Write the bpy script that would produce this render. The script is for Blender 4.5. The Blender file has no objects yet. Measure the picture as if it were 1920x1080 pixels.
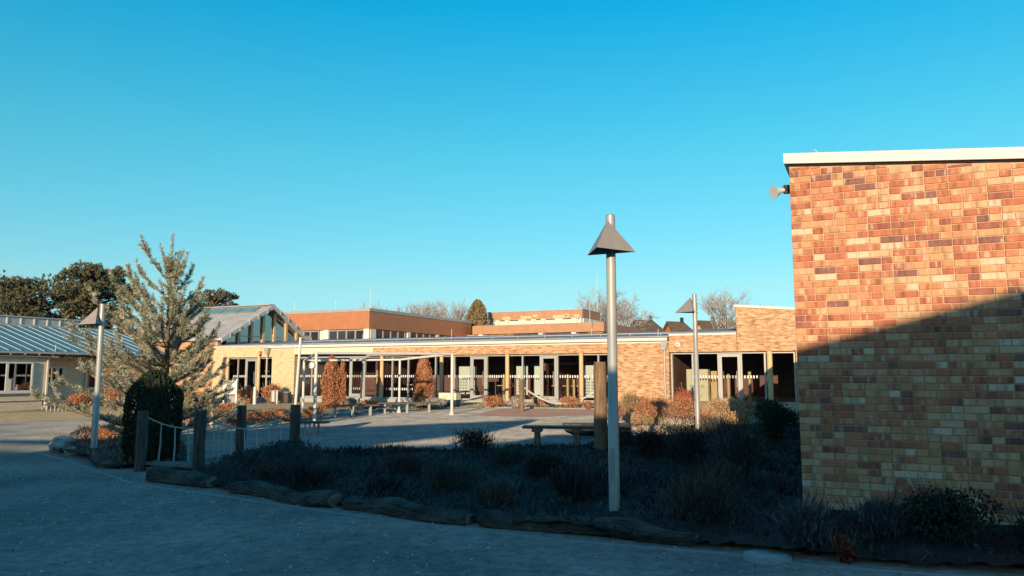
import bpy, math, random
import numpy as np
from mathutils import Vector, Matrix

random.seed(11)
rng = np.random.default_rng(11)
sc = bpy.context.scene
col = sc.collection
R = math.radians

# ------------------------------------------------------------------ camera
cd = bpy.data.cameras.new('camera'); cam = bpy.data.objects.new('camera', cd); col.objects.link(cam)
cd.sensor_width = 36.0; cd.lens = 26.44; cd.clip_start = 0.05; cd.clip_end = 6000
cam.location = (0, 0, 1.6); cam.rotation_euler = (R(90 + 6.474), 0, 0)
sc.camera = cam

# ------------------------------------------------------------------ light
SUN_EL, SUN_AZ = R(9.1), R(13.0)          # low winter sun behind the camera, a little to its left
world = bpy.data.worlds.new('World'); sc.world = world; world.use_nodes = True
wn = world.node_tree; wn.nodes.clear()
out = wn.nodes.new('ShaderNodeOutputWorld'); bg = wn.nodes.new('ShaderNodeBackground')
sky = wn.nodes.new('ShaderNodeTexSky'); sky.sky_type = 'NISHITA'; sky.sun_disc = False
sky.sun_elevation = SUN_EL; sky.sun_rotation = math.pi + SUN_AZ
sky.air_density = 1.0; sky.dust_density = 0.3; sky.ozone_density = 2.5
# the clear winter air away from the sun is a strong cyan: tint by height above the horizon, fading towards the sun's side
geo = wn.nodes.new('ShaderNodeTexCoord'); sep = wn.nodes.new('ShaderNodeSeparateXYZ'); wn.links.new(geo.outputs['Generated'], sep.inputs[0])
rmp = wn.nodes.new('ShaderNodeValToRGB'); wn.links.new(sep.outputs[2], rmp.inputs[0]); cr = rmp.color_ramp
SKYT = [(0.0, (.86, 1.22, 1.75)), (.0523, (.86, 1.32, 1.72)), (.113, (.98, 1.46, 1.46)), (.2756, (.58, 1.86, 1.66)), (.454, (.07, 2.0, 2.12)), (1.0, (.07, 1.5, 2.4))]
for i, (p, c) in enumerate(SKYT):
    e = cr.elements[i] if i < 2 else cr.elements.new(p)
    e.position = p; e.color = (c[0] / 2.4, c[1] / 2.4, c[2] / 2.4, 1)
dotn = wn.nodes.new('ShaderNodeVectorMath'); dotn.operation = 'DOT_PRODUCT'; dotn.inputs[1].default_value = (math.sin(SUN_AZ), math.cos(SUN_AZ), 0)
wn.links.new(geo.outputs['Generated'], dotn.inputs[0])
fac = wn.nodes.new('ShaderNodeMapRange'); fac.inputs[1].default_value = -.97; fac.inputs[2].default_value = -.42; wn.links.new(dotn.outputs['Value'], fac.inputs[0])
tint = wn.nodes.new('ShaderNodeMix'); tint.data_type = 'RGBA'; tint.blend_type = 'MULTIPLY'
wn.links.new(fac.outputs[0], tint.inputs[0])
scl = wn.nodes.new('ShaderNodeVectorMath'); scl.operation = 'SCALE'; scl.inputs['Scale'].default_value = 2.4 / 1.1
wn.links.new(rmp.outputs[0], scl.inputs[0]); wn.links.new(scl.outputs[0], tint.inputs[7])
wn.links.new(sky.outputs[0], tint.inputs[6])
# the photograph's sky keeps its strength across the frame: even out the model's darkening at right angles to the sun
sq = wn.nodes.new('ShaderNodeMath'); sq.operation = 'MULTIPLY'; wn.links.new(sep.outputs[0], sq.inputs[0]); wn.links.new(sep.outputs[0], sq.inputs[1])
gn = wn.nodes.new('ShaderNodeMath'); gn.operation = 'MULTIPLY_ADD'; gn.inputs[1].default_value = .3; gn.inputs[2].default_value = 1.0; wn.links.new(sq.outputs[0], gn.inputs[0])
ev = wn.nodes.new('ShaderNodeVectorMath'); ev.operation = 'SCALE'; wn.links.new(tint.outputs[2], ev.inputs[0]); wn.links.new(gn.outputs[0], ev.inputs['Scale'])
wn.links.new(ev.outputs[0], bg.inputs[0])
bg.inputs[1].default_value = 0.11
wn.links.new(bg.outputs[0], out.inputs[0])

sl = bpy.data.lights.new('sun', 'SUN'); sun = bpy.data.objects.new('sun', sl); col.objects.link(sun)
sl.energy = 5.0; sl.angle = R(0.25); sl.color = (1.0, 0.77, 0.51)
LD = Vector((math.sin(SUN_AZ) * math.cos(SUN_EL), math.cos(SUN_AZ) * math.cos(SUN_EL), -math.sin(SUN_EL)))
sun.rotation_euler = LD.to_track_quat('-Z', 'Y').to_euler()
sun.location = (-6, -20, 12)

sc.view_settings.view_transform = 'Standard'; sc.view_settings.look = 'None'
sc.view_settings.gamma = 1.0; sc.view_settings.use_curve_mapping = False
sc.view_settings.exposure = 0.18
sc.cycles.use_denoising = True
sc.cycles.max_bounces = 8; sc.cycles.transparent_max_bounces = 12
sc.cycles.caustics_reflective = False; sc.cycles.caustics_refractive = False

# ------------------------------------------------------------------ helpers
GA = R(25.5)                               # the school is laid out on one grid, turned 25.5 degrees
E1 = Vector((math.cos(GA), -math.sin(GA), 0)); E2 = Vector((math.sin(GA), math.cos(GA), 0))
def gz(x, y): return .022 * max(-35, min(25, x)) + .0085 * max(-15, min(42, y)) - .1
def gza(x, y): return .022 * np.clip(x, -35, 25) + .0085 * np.clip(y, -15, 42) - .1

class MB:
    def __init__(s): s.v = []; s.f = []; s.m = []
    def add(s, vs, fs, mi=0):
        b = len(s.v); s.v += [tuple(p) for p in vs]
        for q in fs: s.f.append(tuple(b + i for i in q)); s.m.append(mi)
        return s
    def box(s, x0, x1, y0, y1, z0, z1, mi=0):
        return s.add([(x0,y0,z0),(x1,y0,z0),(x1,y1,z0),(x0,y1,z0),(x0,y0,z1),(x1,y0,z1),(x1,y1,z1),(x0,y1,z1)],
                     [(0,3,2,1),(4,5,6,7),(0,1,5,4),(1,2,6,5),(2,3,7,6),(3,0,4,7)], mi)
    def hexa(s, p, mi=0):                  # eight corners: bottom 4 (ccw), top 4
        return s.add(p, [(0,3,2,1),(4,5,6,7),(0,1,5,4),(1,2,6,5),(2,3,7,6),(3,0,4,7)], mi)
    def prism(s, poly, vec, mi=0):         # 3D polygon swept by vec
        n = len(poly); vs = [Vector(p) for p in poly]; ws = [p + Vector(vec) for p in vs]
        fs = [tuple(range(n))[::-1], tuple(range(n, 2*n))] + [(i, (i+1) % n, n + (i+1) % n, n + i) for i in range(n)]
        return s.add(vs + ws, fs, mi)
    def tube(s, path, radii, n=8, mi=0, cap=True, wob=0.0):
        path = [Vector(p) for p in path]; rings = []
        if not hasattr(radii, '__len__'): radii = [radii] * len(path)
        prev = None
        for i, p in enumerate(path):
            d = (path[min(i+1, len(path)-1)] - path[max(i-1, 0)]).normalized()
            if prev is None:
                a = d.cross(Vector((0, 0, 1)))
                if a.length < 1e-3: a = Vector((1, 0, 0))
            else: a = prev - d * prev.dot(d)
            a.normalize(); prev = a; b = d.cross(a)
            rings.append([p + (a * math.cos(2*math.pi*k/n) + b * math.sin(2*math.pi*k/n)) * radii[i] * (1 + random.uniform(-wob, wob)) for k in range(n)])
        vs = [q for r in rings for q in r]; fs = []
        for i in range(len(rings) - 1):
            for k in range(n):
                fs.append((i*n + k, i*n + (k+1) % n, (i+1)*n + (k+1) % n, (i+1)*n + k))
        if cap: fs += [tuple(range(n))[::-1], tuple(range((len(rings)-1)*n, len(rings)*n))]
        return s.add(vs, fs, mi)
    def mesh(s, name, mats):
        me = bpy.data.meshes.new(name); me.from_pydata(s.v, [], s.f)
        for m in (mats if isinstance(mats, (list, tuple)) else [mats]): me.materials.append(m)
        if any(s.m): me.polygons.foreach_set('material_index', s.m)
        me.update(); return me
    def build(s, name, mats, parent=None, smooth=False, loc=None):
        me = s.mesh(name, mats)
        if smooth:
            me.polygons.foreach_set('use_smooth', [True] * len(me.polygons))
            try: me.set_sharp_from_angle(angle=R(45))
            except Exception: pass
        return link(name, me, parent, loc)

def link(name, me, parent=None, loc=None, rz=None):
    o = bpy.data.objects.new(name, me); col.objects.link(o)
    if parent: o.parent = parent
    if loc is not None: o.location = loc
    if rz is not None: o.rotation_euler = (0, 0, rz)
    return o
def np_mesh(name, V, F, mat):
    V = np.asarray(V, dtype=np.float32); F = np.asarray(F, dtype=np.int32)
    me = bpy.data.meshes.new(name); k = F.shape[1]
    me.vertices.add(len(V)); me.vertices.foreach_set('co', V.ravel())
    me.loops.add(F.size); me.loops.foreach_set('vertex_index', F.ravel())
    me.polygons.add(len(F)); me.polygons.foreach_set('loop_start', np.arange(0, F.size, k, dtype=np.int32))
    try: me.polygons.foreach_set('loop_total', np.full(len(F), k, dtype=np.int32))
    except Exception: pass
    me.materials.append(mat); me.update(calc_edges=True); return me
def norm(a): return a / np.maximum(np.linalg.norm(a, axis=1, keepdims=True), 1e-9)
def leaves(C, ln, wd, D=None, jit=1.0):
    """quads (diamond leaves) at centres C, long axis about D (or random)"""
    n = len(C); rnd = norm(rng.normal(size=(n, 3)))
    A = rnd if D is None else norm(D + rnd * jit)
    B = norm(np.cross(A, norm(rng.normal(size=(n, 3)))))
    ln = np.broadcast_to(ln, (n,))[:, None]; wd = np.broadcast_to(wd, (n,))[:, None]
    V = np.stack([C - A*ln*.5, C + B*wd*.5, C + A*ln*.5, C - B*wd*.5], 1).reshape(-1, 3)
    return V, np.arange(4*n).reshape(-1, 4)
def segs(P0, P1, R0, R1, k=3):
    P0, P1 = np.asarray(P0, float), np.asarray(P1, float); n = len(P0)
    R0 = np.broadcast_to(R0, (n,)); R1 = np.broadcast_to(R1, (n,))
    d = norm(P1 - P0); h = np.where(np.abs(d[:, 2:3]) > .9, np.array([[1., 0, 0]]), np.array([[0, 0, 1.]]))
    a = norm(np.cross(d, h)); b = np.cross(d, a)
    an = [2*math.pi*i/k for i in range(k)]
    lo = [P0 + (a*math.cos(t) + b*math.sin(t)) * R0[:, None] for t in an]
    hi = [P1 + (a*math.cos(t) + b*math.sin(t)) * R1[:, None] for t in an]
    V = np.stack(lo + hi, 1).reshape(-1, 3)
    base = (np.arange(n) * 2*k)[:, None]
    F = np.concatenate([base + np.array([[i, (i+1) % k, k + (i+1) % k, k + i]]) for i in range(k)], 0)
    return V, F
def joinvf(parts):
    Vs, Fs, o = [], [], 0
    for V, F in parts: Vs.append(V); Fs.append(F + o); o += len(V)
    return np.concatenate(Vs), np.concatenate(Fs)
def thing(name, label, cat, loc=(0, 0, 0), rz=0.0, group=None):
    o = bpy.data.objects.new(name, None); col.objects.link(o); o.empty_display_size = .2
    o.location = loc; o.rotation_euler = (0, 0, rz); o['label'] = label; o['category'] = cat
    if group: o['group'] = group
    return o
def tag(o, label, cat, group=None):
    o['label'] = label; o['category'] = cat
    if group: o['group'] = group
    return o
def struct(o): o['kind'] = 'structure'; return o

# ------------------------------------------------------------------ materials
def newmat(name):
    m = bpy.data.materials.new(name); m.use_nodes = True
    return m, m.node_tree, m.node_tree.nodes['Principled BSDF']
def rgba(c): return (c[0], c[1], c[2], 1)
def pm(name, c1, c2=None, scale=4.0, rough=.85, bump=0.0, bscale=60.0, bdist=.01, metal=0.0, spec=.3, stretch=(1, 1, 1), island=False, coord='Object', c3=None, detail=4.0, drough=0.0, fine=None):
    m, t, b = newmat(name); N, L = t.nodes, t.links
    b.inputs['Roughness'].default_value = rough; b.inputs['Metallic'].default_value = metal
    b.inputs['Specular IOR Level'].default_value = spec
    b.inputs['Base Color'].default_value = rgba(c1)
    b.inputs['Diffuse Roughness'].default_value = drough
    tc = N.new('ShaderNodeTexCoord'); mp = N.new('ShaderNodeMapping'); mp.inputs['Scale'].default_value = stretch
    L.new(tc.outputs[coord], mp.inputs[0])
    if c2 is not None:
        no = N.new('ShaderNodeTexNoise'); no.inputs['Scale'].default_value = scale; no.inputs['Detail'].default_value = detail
        L.new(mp.outputs[0], no.inputs['Vector'])
        r = N.new('ShaderNodeValToRGB'); r.color_ramp.elements[0].position = .32; r.color_ramp.elements[1].position = .68
        r.color_ramp.elements[0].color = rgba(c1); r.color_ramp.elements[1].color = rgba(c2)
        if c3 is not None:
            e = r.color_ramp.elements.new(.85); e.color = rgba(c3)
        if island:
            ge = N.new('ShaderNodeNewGeometry'); ad = N.new('ShaderNodeMath'); ad.operation = 'MULTIPLY_ADD'
            ad.inputs[1].default_value = .75; L.new(ge.outputs['Random Per Island'], ad.inputs[0])
            s2 = N.new('ShaderNodeMath'); s2.operation = 'MULTIPLY_ADD'; s2.inputs[1].default_value = .5; s2.inputs[2].default_value = -.1
            L.new(no.outputs['Fac'], s2.inputs[0]); L.new(s2.outputs[0], ad.inputs[2]); L.new(ad.outputs[0], r.inputs[0])
        else: L.new(no.outputs['Fac'], r.inputs[0])
        src = r.outputs[0]
        if fine:                              # fine grain: speckle and faint paver joints
            nf = N.new('ShaderNodeTexNoise'); nf.inputs['Scale'].default_value = fine[0]; nf.inputs['Detail'].default_value = 8; nf.inputs['Roughness'].default_value = .75
            L.new(mp.outputs[0], nf.inputs['Vector'])
            rf_ = N.new('ShaderNodeValToRGB'); rf_.color_ramp.elements[0].position = .30; rf_.color_ramp.elements[1].position = .72
            rf_.color_ramp.elements[0].color = (fine[1],)*3 + (1,); rf_.color_ramp.elements[1].color = (fine[2],)*3 + (1,)
            L.new(nf.outputs['Fac'], rf_.inputs[0])
            mf = N.new('ShaderNodeMix'); mf.data_type = 'RGBA'; mf.blend_type = 'MULTIPLY'; mf.inputs[0].default_value = 1
            L.new(src, mf.inputs[6]); L.new(rf_.outputs[0], mf.inputs[7]); src = mf.outputs[2]
            bt = N.new('ShaderNodeTexBrick'); bt.inputs['Scale'].default_value = 1; bt.inputs['Brick Width'].default_value = .2; bt.inputs['Row Height'].default_value = .1
            bt.inputs['Mortar Size'].default_value = .006; bt.inputs['Color1'].default_value = (1, 1, 1, 1); bt.inputs['Color2'].default_value = (.86, .86, .86, 1); bt.inputs['Mortar'].default_value = (.62, .62, .62, 1)
            mr = N.new('ShaderNodeMapping'); mr.inputs['Rotation'].default_value = (0, 0, GA); L.new(tc.outputs['Object'], mr.inputs[0]); L.new(mr.outputs[0], bt.inputs['Vector'])
            m5 = N.new('ShaderNodeMix'); m5.data_type = 'RGBA'; m5.blend_type = 'MULTIPLY'; m5.inputs[0].default_value = .5
            L.new(src, m5.inputs[6]); L.new(bt.outputs['Color'], m5.inputs[7]); src = m5.outputs[2]
        L.new(src, b.inputs['Base Color'])
    if bump:
        n2 = N.new('ShaderNodeTexNoise'); n2.inputs['Scale'].default_value = bscale; n2.inputs['Detail'].default_value = 5
        L.new(mp.outputs[0], n2.inputs['Vector'])
        bu = N.new('ShaderNodeBump'); bu.inputs['Strength'].default_value = bump; bu.inputs['Distance'].default_value = bdist
        L.new(n2.outputs['Fac'], bu.inputs['Height']); L.new(bu.outputs[0], b.inputs['Normal'])
    return m
def brick_tex(name, axis, ca, cb, mortar, cc, bw=.225, rh=.075, rough=.9):
    """brickwork for walls too far away to tell the bricks apart; axis 0: wall runs along x, 1: along y"""
    m, t, b = newmat(name); N, L = t.nodes, t.links
    b.inputs['Roughness'].default_value = rough; b.inputs['Specular IOR Level'].default_value = .2
    tc = N.new('ShaderNodeTexCoord'); sp = N.new('ShaderNodeSeparateXYZ'); cb_ = N.new('ShaderNodeCombineXYZ')
    L.new(tc.outputs['Object'], sp.inputs[0]); L.new(sp.outputs[axis], cb_.inputs[0]); L.new(sp.outputs[2], cb_.inputs[1])
    br = N.new('ShaderNodeTexBrick'); br.inputs['Scale'].default_value = 1.0
    br.inputs['Brick Width'].default_value = bw; br.inputs['Row Height'].default_value = rh
    br.inputs['Mortar Size'].default_value = .006; br.inputs['Color1'].default_value = rgba(ca); br.inputs['Color2'].default_value = rgba(cb)
    br.inputs['Mortar'].default_value = rgba(mortar); br.inputs['Bias'].default_value = -.1
    L.new(cb_.outputs[0], br.inputs['Vector'])
    no = N.new('ShaderNodeTexNoise'); no.inputs['Scale'].default_value = 1.0; no.inputs['Detail'].default_value = 3
    mp = N.new('ShaderNodeMapping'); mp.inputs['Scale'].default_value = (3.2, 13.3, 1); L.new(cb_.outputs[0], mp.inputs[0]); L.new(mp.outputs[0], no.inputs['Vector'])
    r = N.new('ShaderNodeValToRGB'); r.color_ramp.elements[0].position = .52; r.color_ramp.elements[1].position = .66
    r.color_ramp.elements[0].color = (0, 0, 0, 1); r.color_ramp.elements[1].color = (.85, .85, .85, 1); L.new(no.outputs['Fac'], r.inputs[0])
    mx = N.new('ShaderNodeMix'); mx.data_type = 'RGBA'; L.new(r.outputs[0], mx.inputs[0]); L.new(br.outputs['Color'], mx.inputs[6]); mx.inputs[7].default_value = rgba(cc)
    L.new(mx.outputs[2], b.inputs['Base Color'])
    bu = N.new('ShaderNodeBump'); bu.inputs['Strength'].default_value = .5; bu.inputs['Distance'].default_value = .006; bu.invert = True
    L.new(br.outputs['Fac'], bu.inputs['Height']); L.new(bu.outputs[0], b.inputs['Normal'])
    return m
def glass(name, tintc=(.9, .93, .92), refl=1.0):
    m, t, b = newmat(name); N, L = t.nodes, t.links; N.remove(b)
    o = [n for n in N if n.type == 'OUTPUT_MATERIAL'][0]
    tr = N.new('ShaderNodeBsdfTransparent'); tr.inputs[0].default_value = rgba(tintc)
    gl = N.new('ShaderNodeBsdfGlossy'); gl.inputs['Roughness'].default_value = .01
    fr = N.new('ShaderNodeFresnel'); fr.inputs[0].default_value = 1.5
    mu = N.new('ShaderNodeMath'); mu.operation = 'MULTIPLY'; mu.inputs[1].default_value = 1.05 * refl; mu.use_clamp = True
    L.new(fr.outputs[0], mu.inputs[0])
    mx = N.new('ShaderNodeMixShader'); L.new(mu.outputs[0], mx.inputs[0]); L.new(tr.outputs[0], mx.inputs[1]); L.new(gl.outputs[0], mx.inputs[2])
    L.new(mx.outputs[0], o.inputs[0]); return m

M = {}
M['ground'] = pm('rough_grass_ground', (.16, .13, .08), (.28, .23, .14), 1.4, bump=.6, bscale=14, bdist=.06, drough=1.0)
M['paving'] = pm('concrete_paving', (.175, .185, .175), (.37, .35, .31), .45, rough=.95, spec=.1, bump=.6, bscale=30, bdist=.02, detail=9, drough=1.0, fine=(7, .55, 1.35))
M['court'] = pm('courtyard_paving', (.22, .215, .20), (.37, .35, .31), 1.1, rough=.95, spec=.1, bump=.6, bscale=26, bdist=.02, detail=9, drough=1.0, fine=(4.5, .58, 1.35))
M['tarmac'] = pm('red_grey_tarmac', (.20, .13, .11), (.27, .18, .15), 2.0, rough=.95, spec=.1, bump=.6, bscale=40, bdist=.02, drough=1.0)
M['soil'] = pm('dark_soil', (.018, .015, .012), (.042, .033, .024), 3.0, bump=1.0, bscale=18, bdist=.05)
M['litter'] = pm('dry_lawn', (.28, .225, .13), (.42, .34, .21), 2.5, rough=.95, spec=.1, bump=.8, bscale=30, bdist=.03, drough=1.0)
M['edging'] = pm('concrete_edging', (.26, .27, .25), (.36, .36, .33), 6, bump=.3)
M['white'] = pm('white_coated_metal', (.66, .64, .58), (.72, .70, .64), 3, rough=.5)
M['cream'] = pm('cream_board', (.72, .64, .46), (.78, .70, .52), 3, rough=.7)
M['recess_shade'] = pm('recess_shade', (.02, .018, .018), rough=.9)  # near-black: shade under roof edges and eaves put into the colour
M['grey_frame'] = pm('grey_aluminium_frame', (.40, .39, .38), (.46, .45, .43), 5, rough=.45, metal=.2)
M['zinc'] = pm('zinc_sheet', (.38, .38, .38), (.48, .47, .46), 6, rough=.5, metal=.3)
M['steel'] = pm('galvanised_steel', (.36, .345, .32), (.46, .44, .41), 14, rough=.42, metal=.2, stretch=(1, 1, .15), spec=.5)
M['shade'] = pm('lamp_shade_grey', (.30, .27, .245), (.35, .31, .28), 9, rough=.6)
M['roof_grey'] = pm('grey_roof_membrane', (.22, .23, .25), (.36, .36, .37), 1.2, rough=.8, stretch=(.4, 2.5, 1), bump=.3, bscale=6)
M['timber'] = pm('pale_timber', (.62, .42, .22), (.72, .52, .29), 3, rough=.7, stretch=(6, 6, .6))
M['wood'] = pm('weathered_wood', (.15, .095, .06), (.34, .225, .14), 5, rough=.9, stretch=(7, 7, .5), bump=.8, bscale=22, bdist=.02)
M['log'] = pm('weathered_log', (.035, .032, .028), (.13, .12, .10), 3.0, rough=.95, bump=1.0, bscale=10, bdist=.10, detail=10, c3=(.42, .40, .36), stretch=(1, 1, 2.6))  # palest flecks stand in for highlights along the log tops
M['wood_shaded'] = pm('shaded_post_wood', (.045, .04, .036), (.15, .13, .11), 5, rough=.9, stretch=(7, 7, .5), bump=.8, bscale=22, bdist=.02)  # darker copy of the wood, the bridge posts' shade put into the colour
M['log_end'] = pm('sawn_log_end', (.14, .12, .09), (.30, .26, .20), 12, rough=.95, bump=.6, bscale=30)
M['plank'] = pm('grey_planks', (.12, .115, .105), (.22, .21, .19), 6, rough=.9, bump=.5, bscale=30)
M['rope'] = pm('pale_rope', (.66, .61, .52), (.80, .76, .68), 30, rough=.95)
M['rope_dark'] = pm('weathered_rope', (.44, .41, .36), (.56, .52, .46), 30, rough=.95)
M['stone'] = pm('pale_stone', (.22, .21, .19), (.46, .44, .40), 3, rough=.9, bump=1.0, bscale=7, bdist=.05)
M['concrete'] = pm('grey_concrete', (.36, .35, .33), (.46, .45, .42), 8, rough=.9, bump=.5, bscale=30)
M['bench'] = pm('bench_timber', (.08, .062, .05), (.16, .125, .095), 5, rough=.85, stretch=(.6, 8, 8))
M['dark_metal'] = pm('dark_metal', (.05, .05, .055), rough=.6)
M['orange'] = pm('orange_cladding', (.43, .175, .085), (.49, .205, .10), 1.6, rough=.55)
M['brown_clad'] = pm('tan_brown_cladding', (.42, .22, .13), (.48, .26, .155), 1.6, rough=.6)
M['pane_dark'] = pm('dark_window_pane', (.035, .035, .045), rough=.08, spec=.6)
M['blind'] = pm('cream_window_blind', (.72, .66, .52), (.78, .72, .58), 2, rough=.7)
M['glass'] = glass('clear_glass')
M['glass_sky'] = glass('gable_glass', (.50, .60, .64), 7.0)
M['interior'] = pm('dark_interior_wall', (.20, .095, .095), (.27, .135, .125), .8, rough=.9)
M['floor_in'] = pm('interior_floor', (.14, .10, .075), (.18, .13, .10), 2, rough=.5)
M['ceiling'] = pm('interior_ceiling', (.34, .28, .26), rough=.9)
M['brickX'] = brick_tex('pale_brickwork_x', 0, (.46, .24, .115), (.70, .47, .27), (.60, .46, .32), (.30, .125, .065))
M['brickY'] = brick_tex('pale_brickwork_y', 1, (.46, .24, .115), (.70, .47, .27), (.60, .46, .32), (.30, .125, .065))
M['buffX'] = brick_tex('buff_brickwork_x', 0, (.72, .56, .33), (.66, .48, .28), (.66, .55, .38), (.60, .36, .20))
M['wingX'] = brick_tex('dark_brickwork_x', 0, (.17, .09, .07), (.24, .12, .09), (.18, .14, .12), (.12, .06, .05))
M['tanY'] = brick_tex('tan_brickwork_y', 1, (.74, .60, .46), (.80, .67, .53), (.66, .57, .46), (.64, .47, .34))
M['tanX'] = brick_tex('tan_brickwork_x', 0, (.74, .60, .46), (.80, .67, .53), (.66, .57, .46), (.64, .47, .34))
M['mortar'] = pm('lime_mortar', (.53, .36, .235), (.61, .43, .29), 20, rough=.95, bump=.4, bscale=120, bdist=.003)
M['roof_blue'] = pm('blue_grey_metal_roof', (.14, .27, .30), (.19, .33, .36), 1.5, rough=.6, metal=.1, spec=.3)
M['seam'] = pm('roof_seam', (.32, .45, .49), rough=.6, metal=.1)
M['slate'] = pm('ribbed_grey_roof', (.44, .42, .40), (.58, .56, .53), 2, rough=.7)
M['tile_roof'] = pm('brown_roof_tiles', (.11, .075, .055), (.17, .12, .085), 1.2, rough=.9, stretch=(1, 1, 6))
M['house_red'] = pm('red_house_wall', (.48, .17, .08), (.55, .22, .11), 3)
M['house_yel'] = pm('yellow_house_wall', (.58, .46, .26), (.64, .52, .31), 3)
M['paper'] = pm('white_notice', (.80, .79, .74), rough=.6)
M['ink'] = pm('grey_print', (.42, .42, .40), rough=.8)
M['dot'] = pm('white_glass_marking', (.82, .82, .80), rough=.7)
M['needles'] = pm('frosty_pine_needles', (.24, .23, .14), (.45, .435, .30), 1.5, rough=.8, island=True, c3=(.64, .63, .52))
M['pine_far'] = pm('dark_pine_needles', (.08, .088, .05), (.20, .19, .115), .5, rough=.85, island=True)
M['bark'] = pm('pine_bark', (.12, .08, .055), (.20, .135, .09), 6, rough=.95, stretch=(4, 4, 1), bump=.6, bscale=30)
M['bark_grey'] = pm('grey_bark', (.24, .205, .18), (.34, .29, .26), 3, rough=.95)
M['twig'] = pm('bare_twigs', (.40, .355, .33), (.52, .47, .44), 1.2, rough=.95)
M['cypress_brown'] = pm('brown_cypress', (.33, .13, .065), (.50, .235, .125), 1.2, rough=.9, island=True)
M['juniper'] = pm('dark_juniper', (.022, .034, .022), (.05, .065, .035), 1.2, rough=.9, island=True)
M['green_dome'] = pm('olive_evergreen', (.16, .12, .06), (.28, .215, .115), 1.0, rough=.9, island=True)
LF = {
 'rust': ((.34, .135, .06), (.64, .31, .15), None), 'pale': ((.42, .23, .12), (.68, .45, .27), None),
 'grey': ((.20, .16, .12), (.38, .33, .28), None), 'silver': ((.28, .26, .23), (.52, .50, .46), None),
 'frost': ((.34, .25, .17), (.60, .53, .44), (.74, .72, .68)), 'olive': ((.26, .17, .075), (.46, .32, .16), None),
 'gold': ((.46, .24, .09), (.70, .43, .19), None), 'brown': ((.18, .11, .07), (.36, .25, .17), None),
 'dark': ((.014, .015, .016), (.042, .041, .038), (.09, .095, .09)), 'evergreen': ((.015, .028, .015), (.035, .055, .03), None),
 'dry': ((.05, .042, .034), (.12, .095, .075), None), 'teal': ((.03, .05, .04), (.07, .11, .085), None),
 'lav': ((.04, .045, .048), (.10, .11, .11), (.17, .21, .20)), 'ivy': ((.015, .022, .014), (.035, .045, .028), None),
 'red': ((.16, .03, .02), (.26, .07, .04), None), 'redleaf': ((.42, .09, .04), (.60, .17, .08), None)}
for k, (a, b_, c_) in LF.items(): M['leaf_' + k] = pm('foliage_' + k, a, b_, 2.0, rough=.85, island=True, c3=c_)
M['leaf_litter'] = pm('fallen_leaf', (.34, .31, .26), (.56, .52, .46), 3, rough=.8, island=True)
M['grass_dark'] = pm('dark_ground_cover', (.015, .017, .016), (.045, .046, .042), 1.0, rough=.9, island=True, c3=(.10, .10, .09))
M['grass_dry'] = pm('dry_grass', (.30, .22, .11), (.50, .40, .23), 1.0, rough=.9, island=True)

# ================================================================== SETTING
mb = MB()
xs = [-1500, -300, -100, -35, 25, 100, 300, 1500]; ys = [-300, -60, -15, 42, 130, 400, 3000]
vid = {}
for i, x in enumerate(xs):
    for j, y in enumerate(ys): vid[i, j] = len(mb.v); mb.v.append((x, y, gz(x, y)))
for i in range(len(xs) - 1):
    for j in range(len(ys) - 1): mb.f.append((vid[i, j], vid[i+1, j], vid[i+1, j+1], vid[i, j+1])); mb.m.append(0)
struct(mb.build('ground', M['ground']))
def sheet(name, poly, dz, mat):
    return struct(MB().add([(x, y, gz(x, y) + dz) for x, y in poly], [tuple(range(len(poly)))]).build(name, mat))
sheet('forecourt', [(-34.9, -14.9), (24.9, -14.9), (24.9, 14), (9, 20), (9, 30), (-11, 31), (-20, 30), (-34.9, 27)], .006, M['paving'])
sheet('courtyard', [(-9.6, 16.6), (-4.5, 14.8), (1, 14.2), (6, 16), (9, 24), (8, 27.5), (3.2, 29.6), (-1.2, 32.2), (-3.6, 31.0), (-6.0, 27.5), (-8.6, 25.4)], .012, M['court'])
sheet('play_surface', [(-1.5, 27.1), (0.7, 25.5), (4.3, 26.2), (4.9, 27.6), (3.0, 29.0), (1.0, 30.6), (-.5, 30.9)], .018, M['tarmac'])
sheet('gravel_verge', [(3.2, 18.8), (6, 18.6), (9.4, 19.6), (11.5, 31.0), (8.6, 31.6), (5.6, 27.4), (4.4, 26.0), (3.4, 23)], .016, M['litter'])
sheet('lawn_verge', [(-34, 30.5), (-19.6, 29.4), (-12.5, 31.4), (-12.0, 34), (-17, 36.5), (-34, 38)], .012, M['litter'])

def inpoly(x, y, P):
    c = np.zeros(x.shape, bool); n = len(P)
    for i in range(n):
        x0, y0 = P[i]; x1, y1 = P[(i+1) % n]
        k = ((y0 > y) != (y1 > y)) & (x < (x1 - x0) * (y - y0) / (y1 - y0 + 1e-12) + x0); c ^= k
    return c
BED = [(1.95, 7.0), (2.4, 6.6), (3.2, 6.25), (4.0, 5.95), (6.6, 4.9), (7.4, 6.3), (3.4, 8.6), (8.6, 19.6), (5.9, 19.4), (4.9, 20.6), (3.3, 19.0), (2.7, 16.8), (1.2, 15.3), (-.6, 14.9), (-3.0, 15.4), (-4.0, 15.3), (-4.1, 13.6), (-4.9, 12.6), (-5.0, 11.9), (-3.9, 10.9), (-2.06, 9.5), (-.34, 8.3), (.8, 7.55)]
BEDL = [(-6.9, 13.9), (-7.4, 13.95), (-8.9, 15.75), (-10.2, 17.0), (-12.0, 20.2), (-13.6, 24.3), (-11.6, 25.2), (-9.4, 21.2), (-7.6, 17.6), (-6.5, 15.4), (-6.2, 14.4)]
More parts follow.
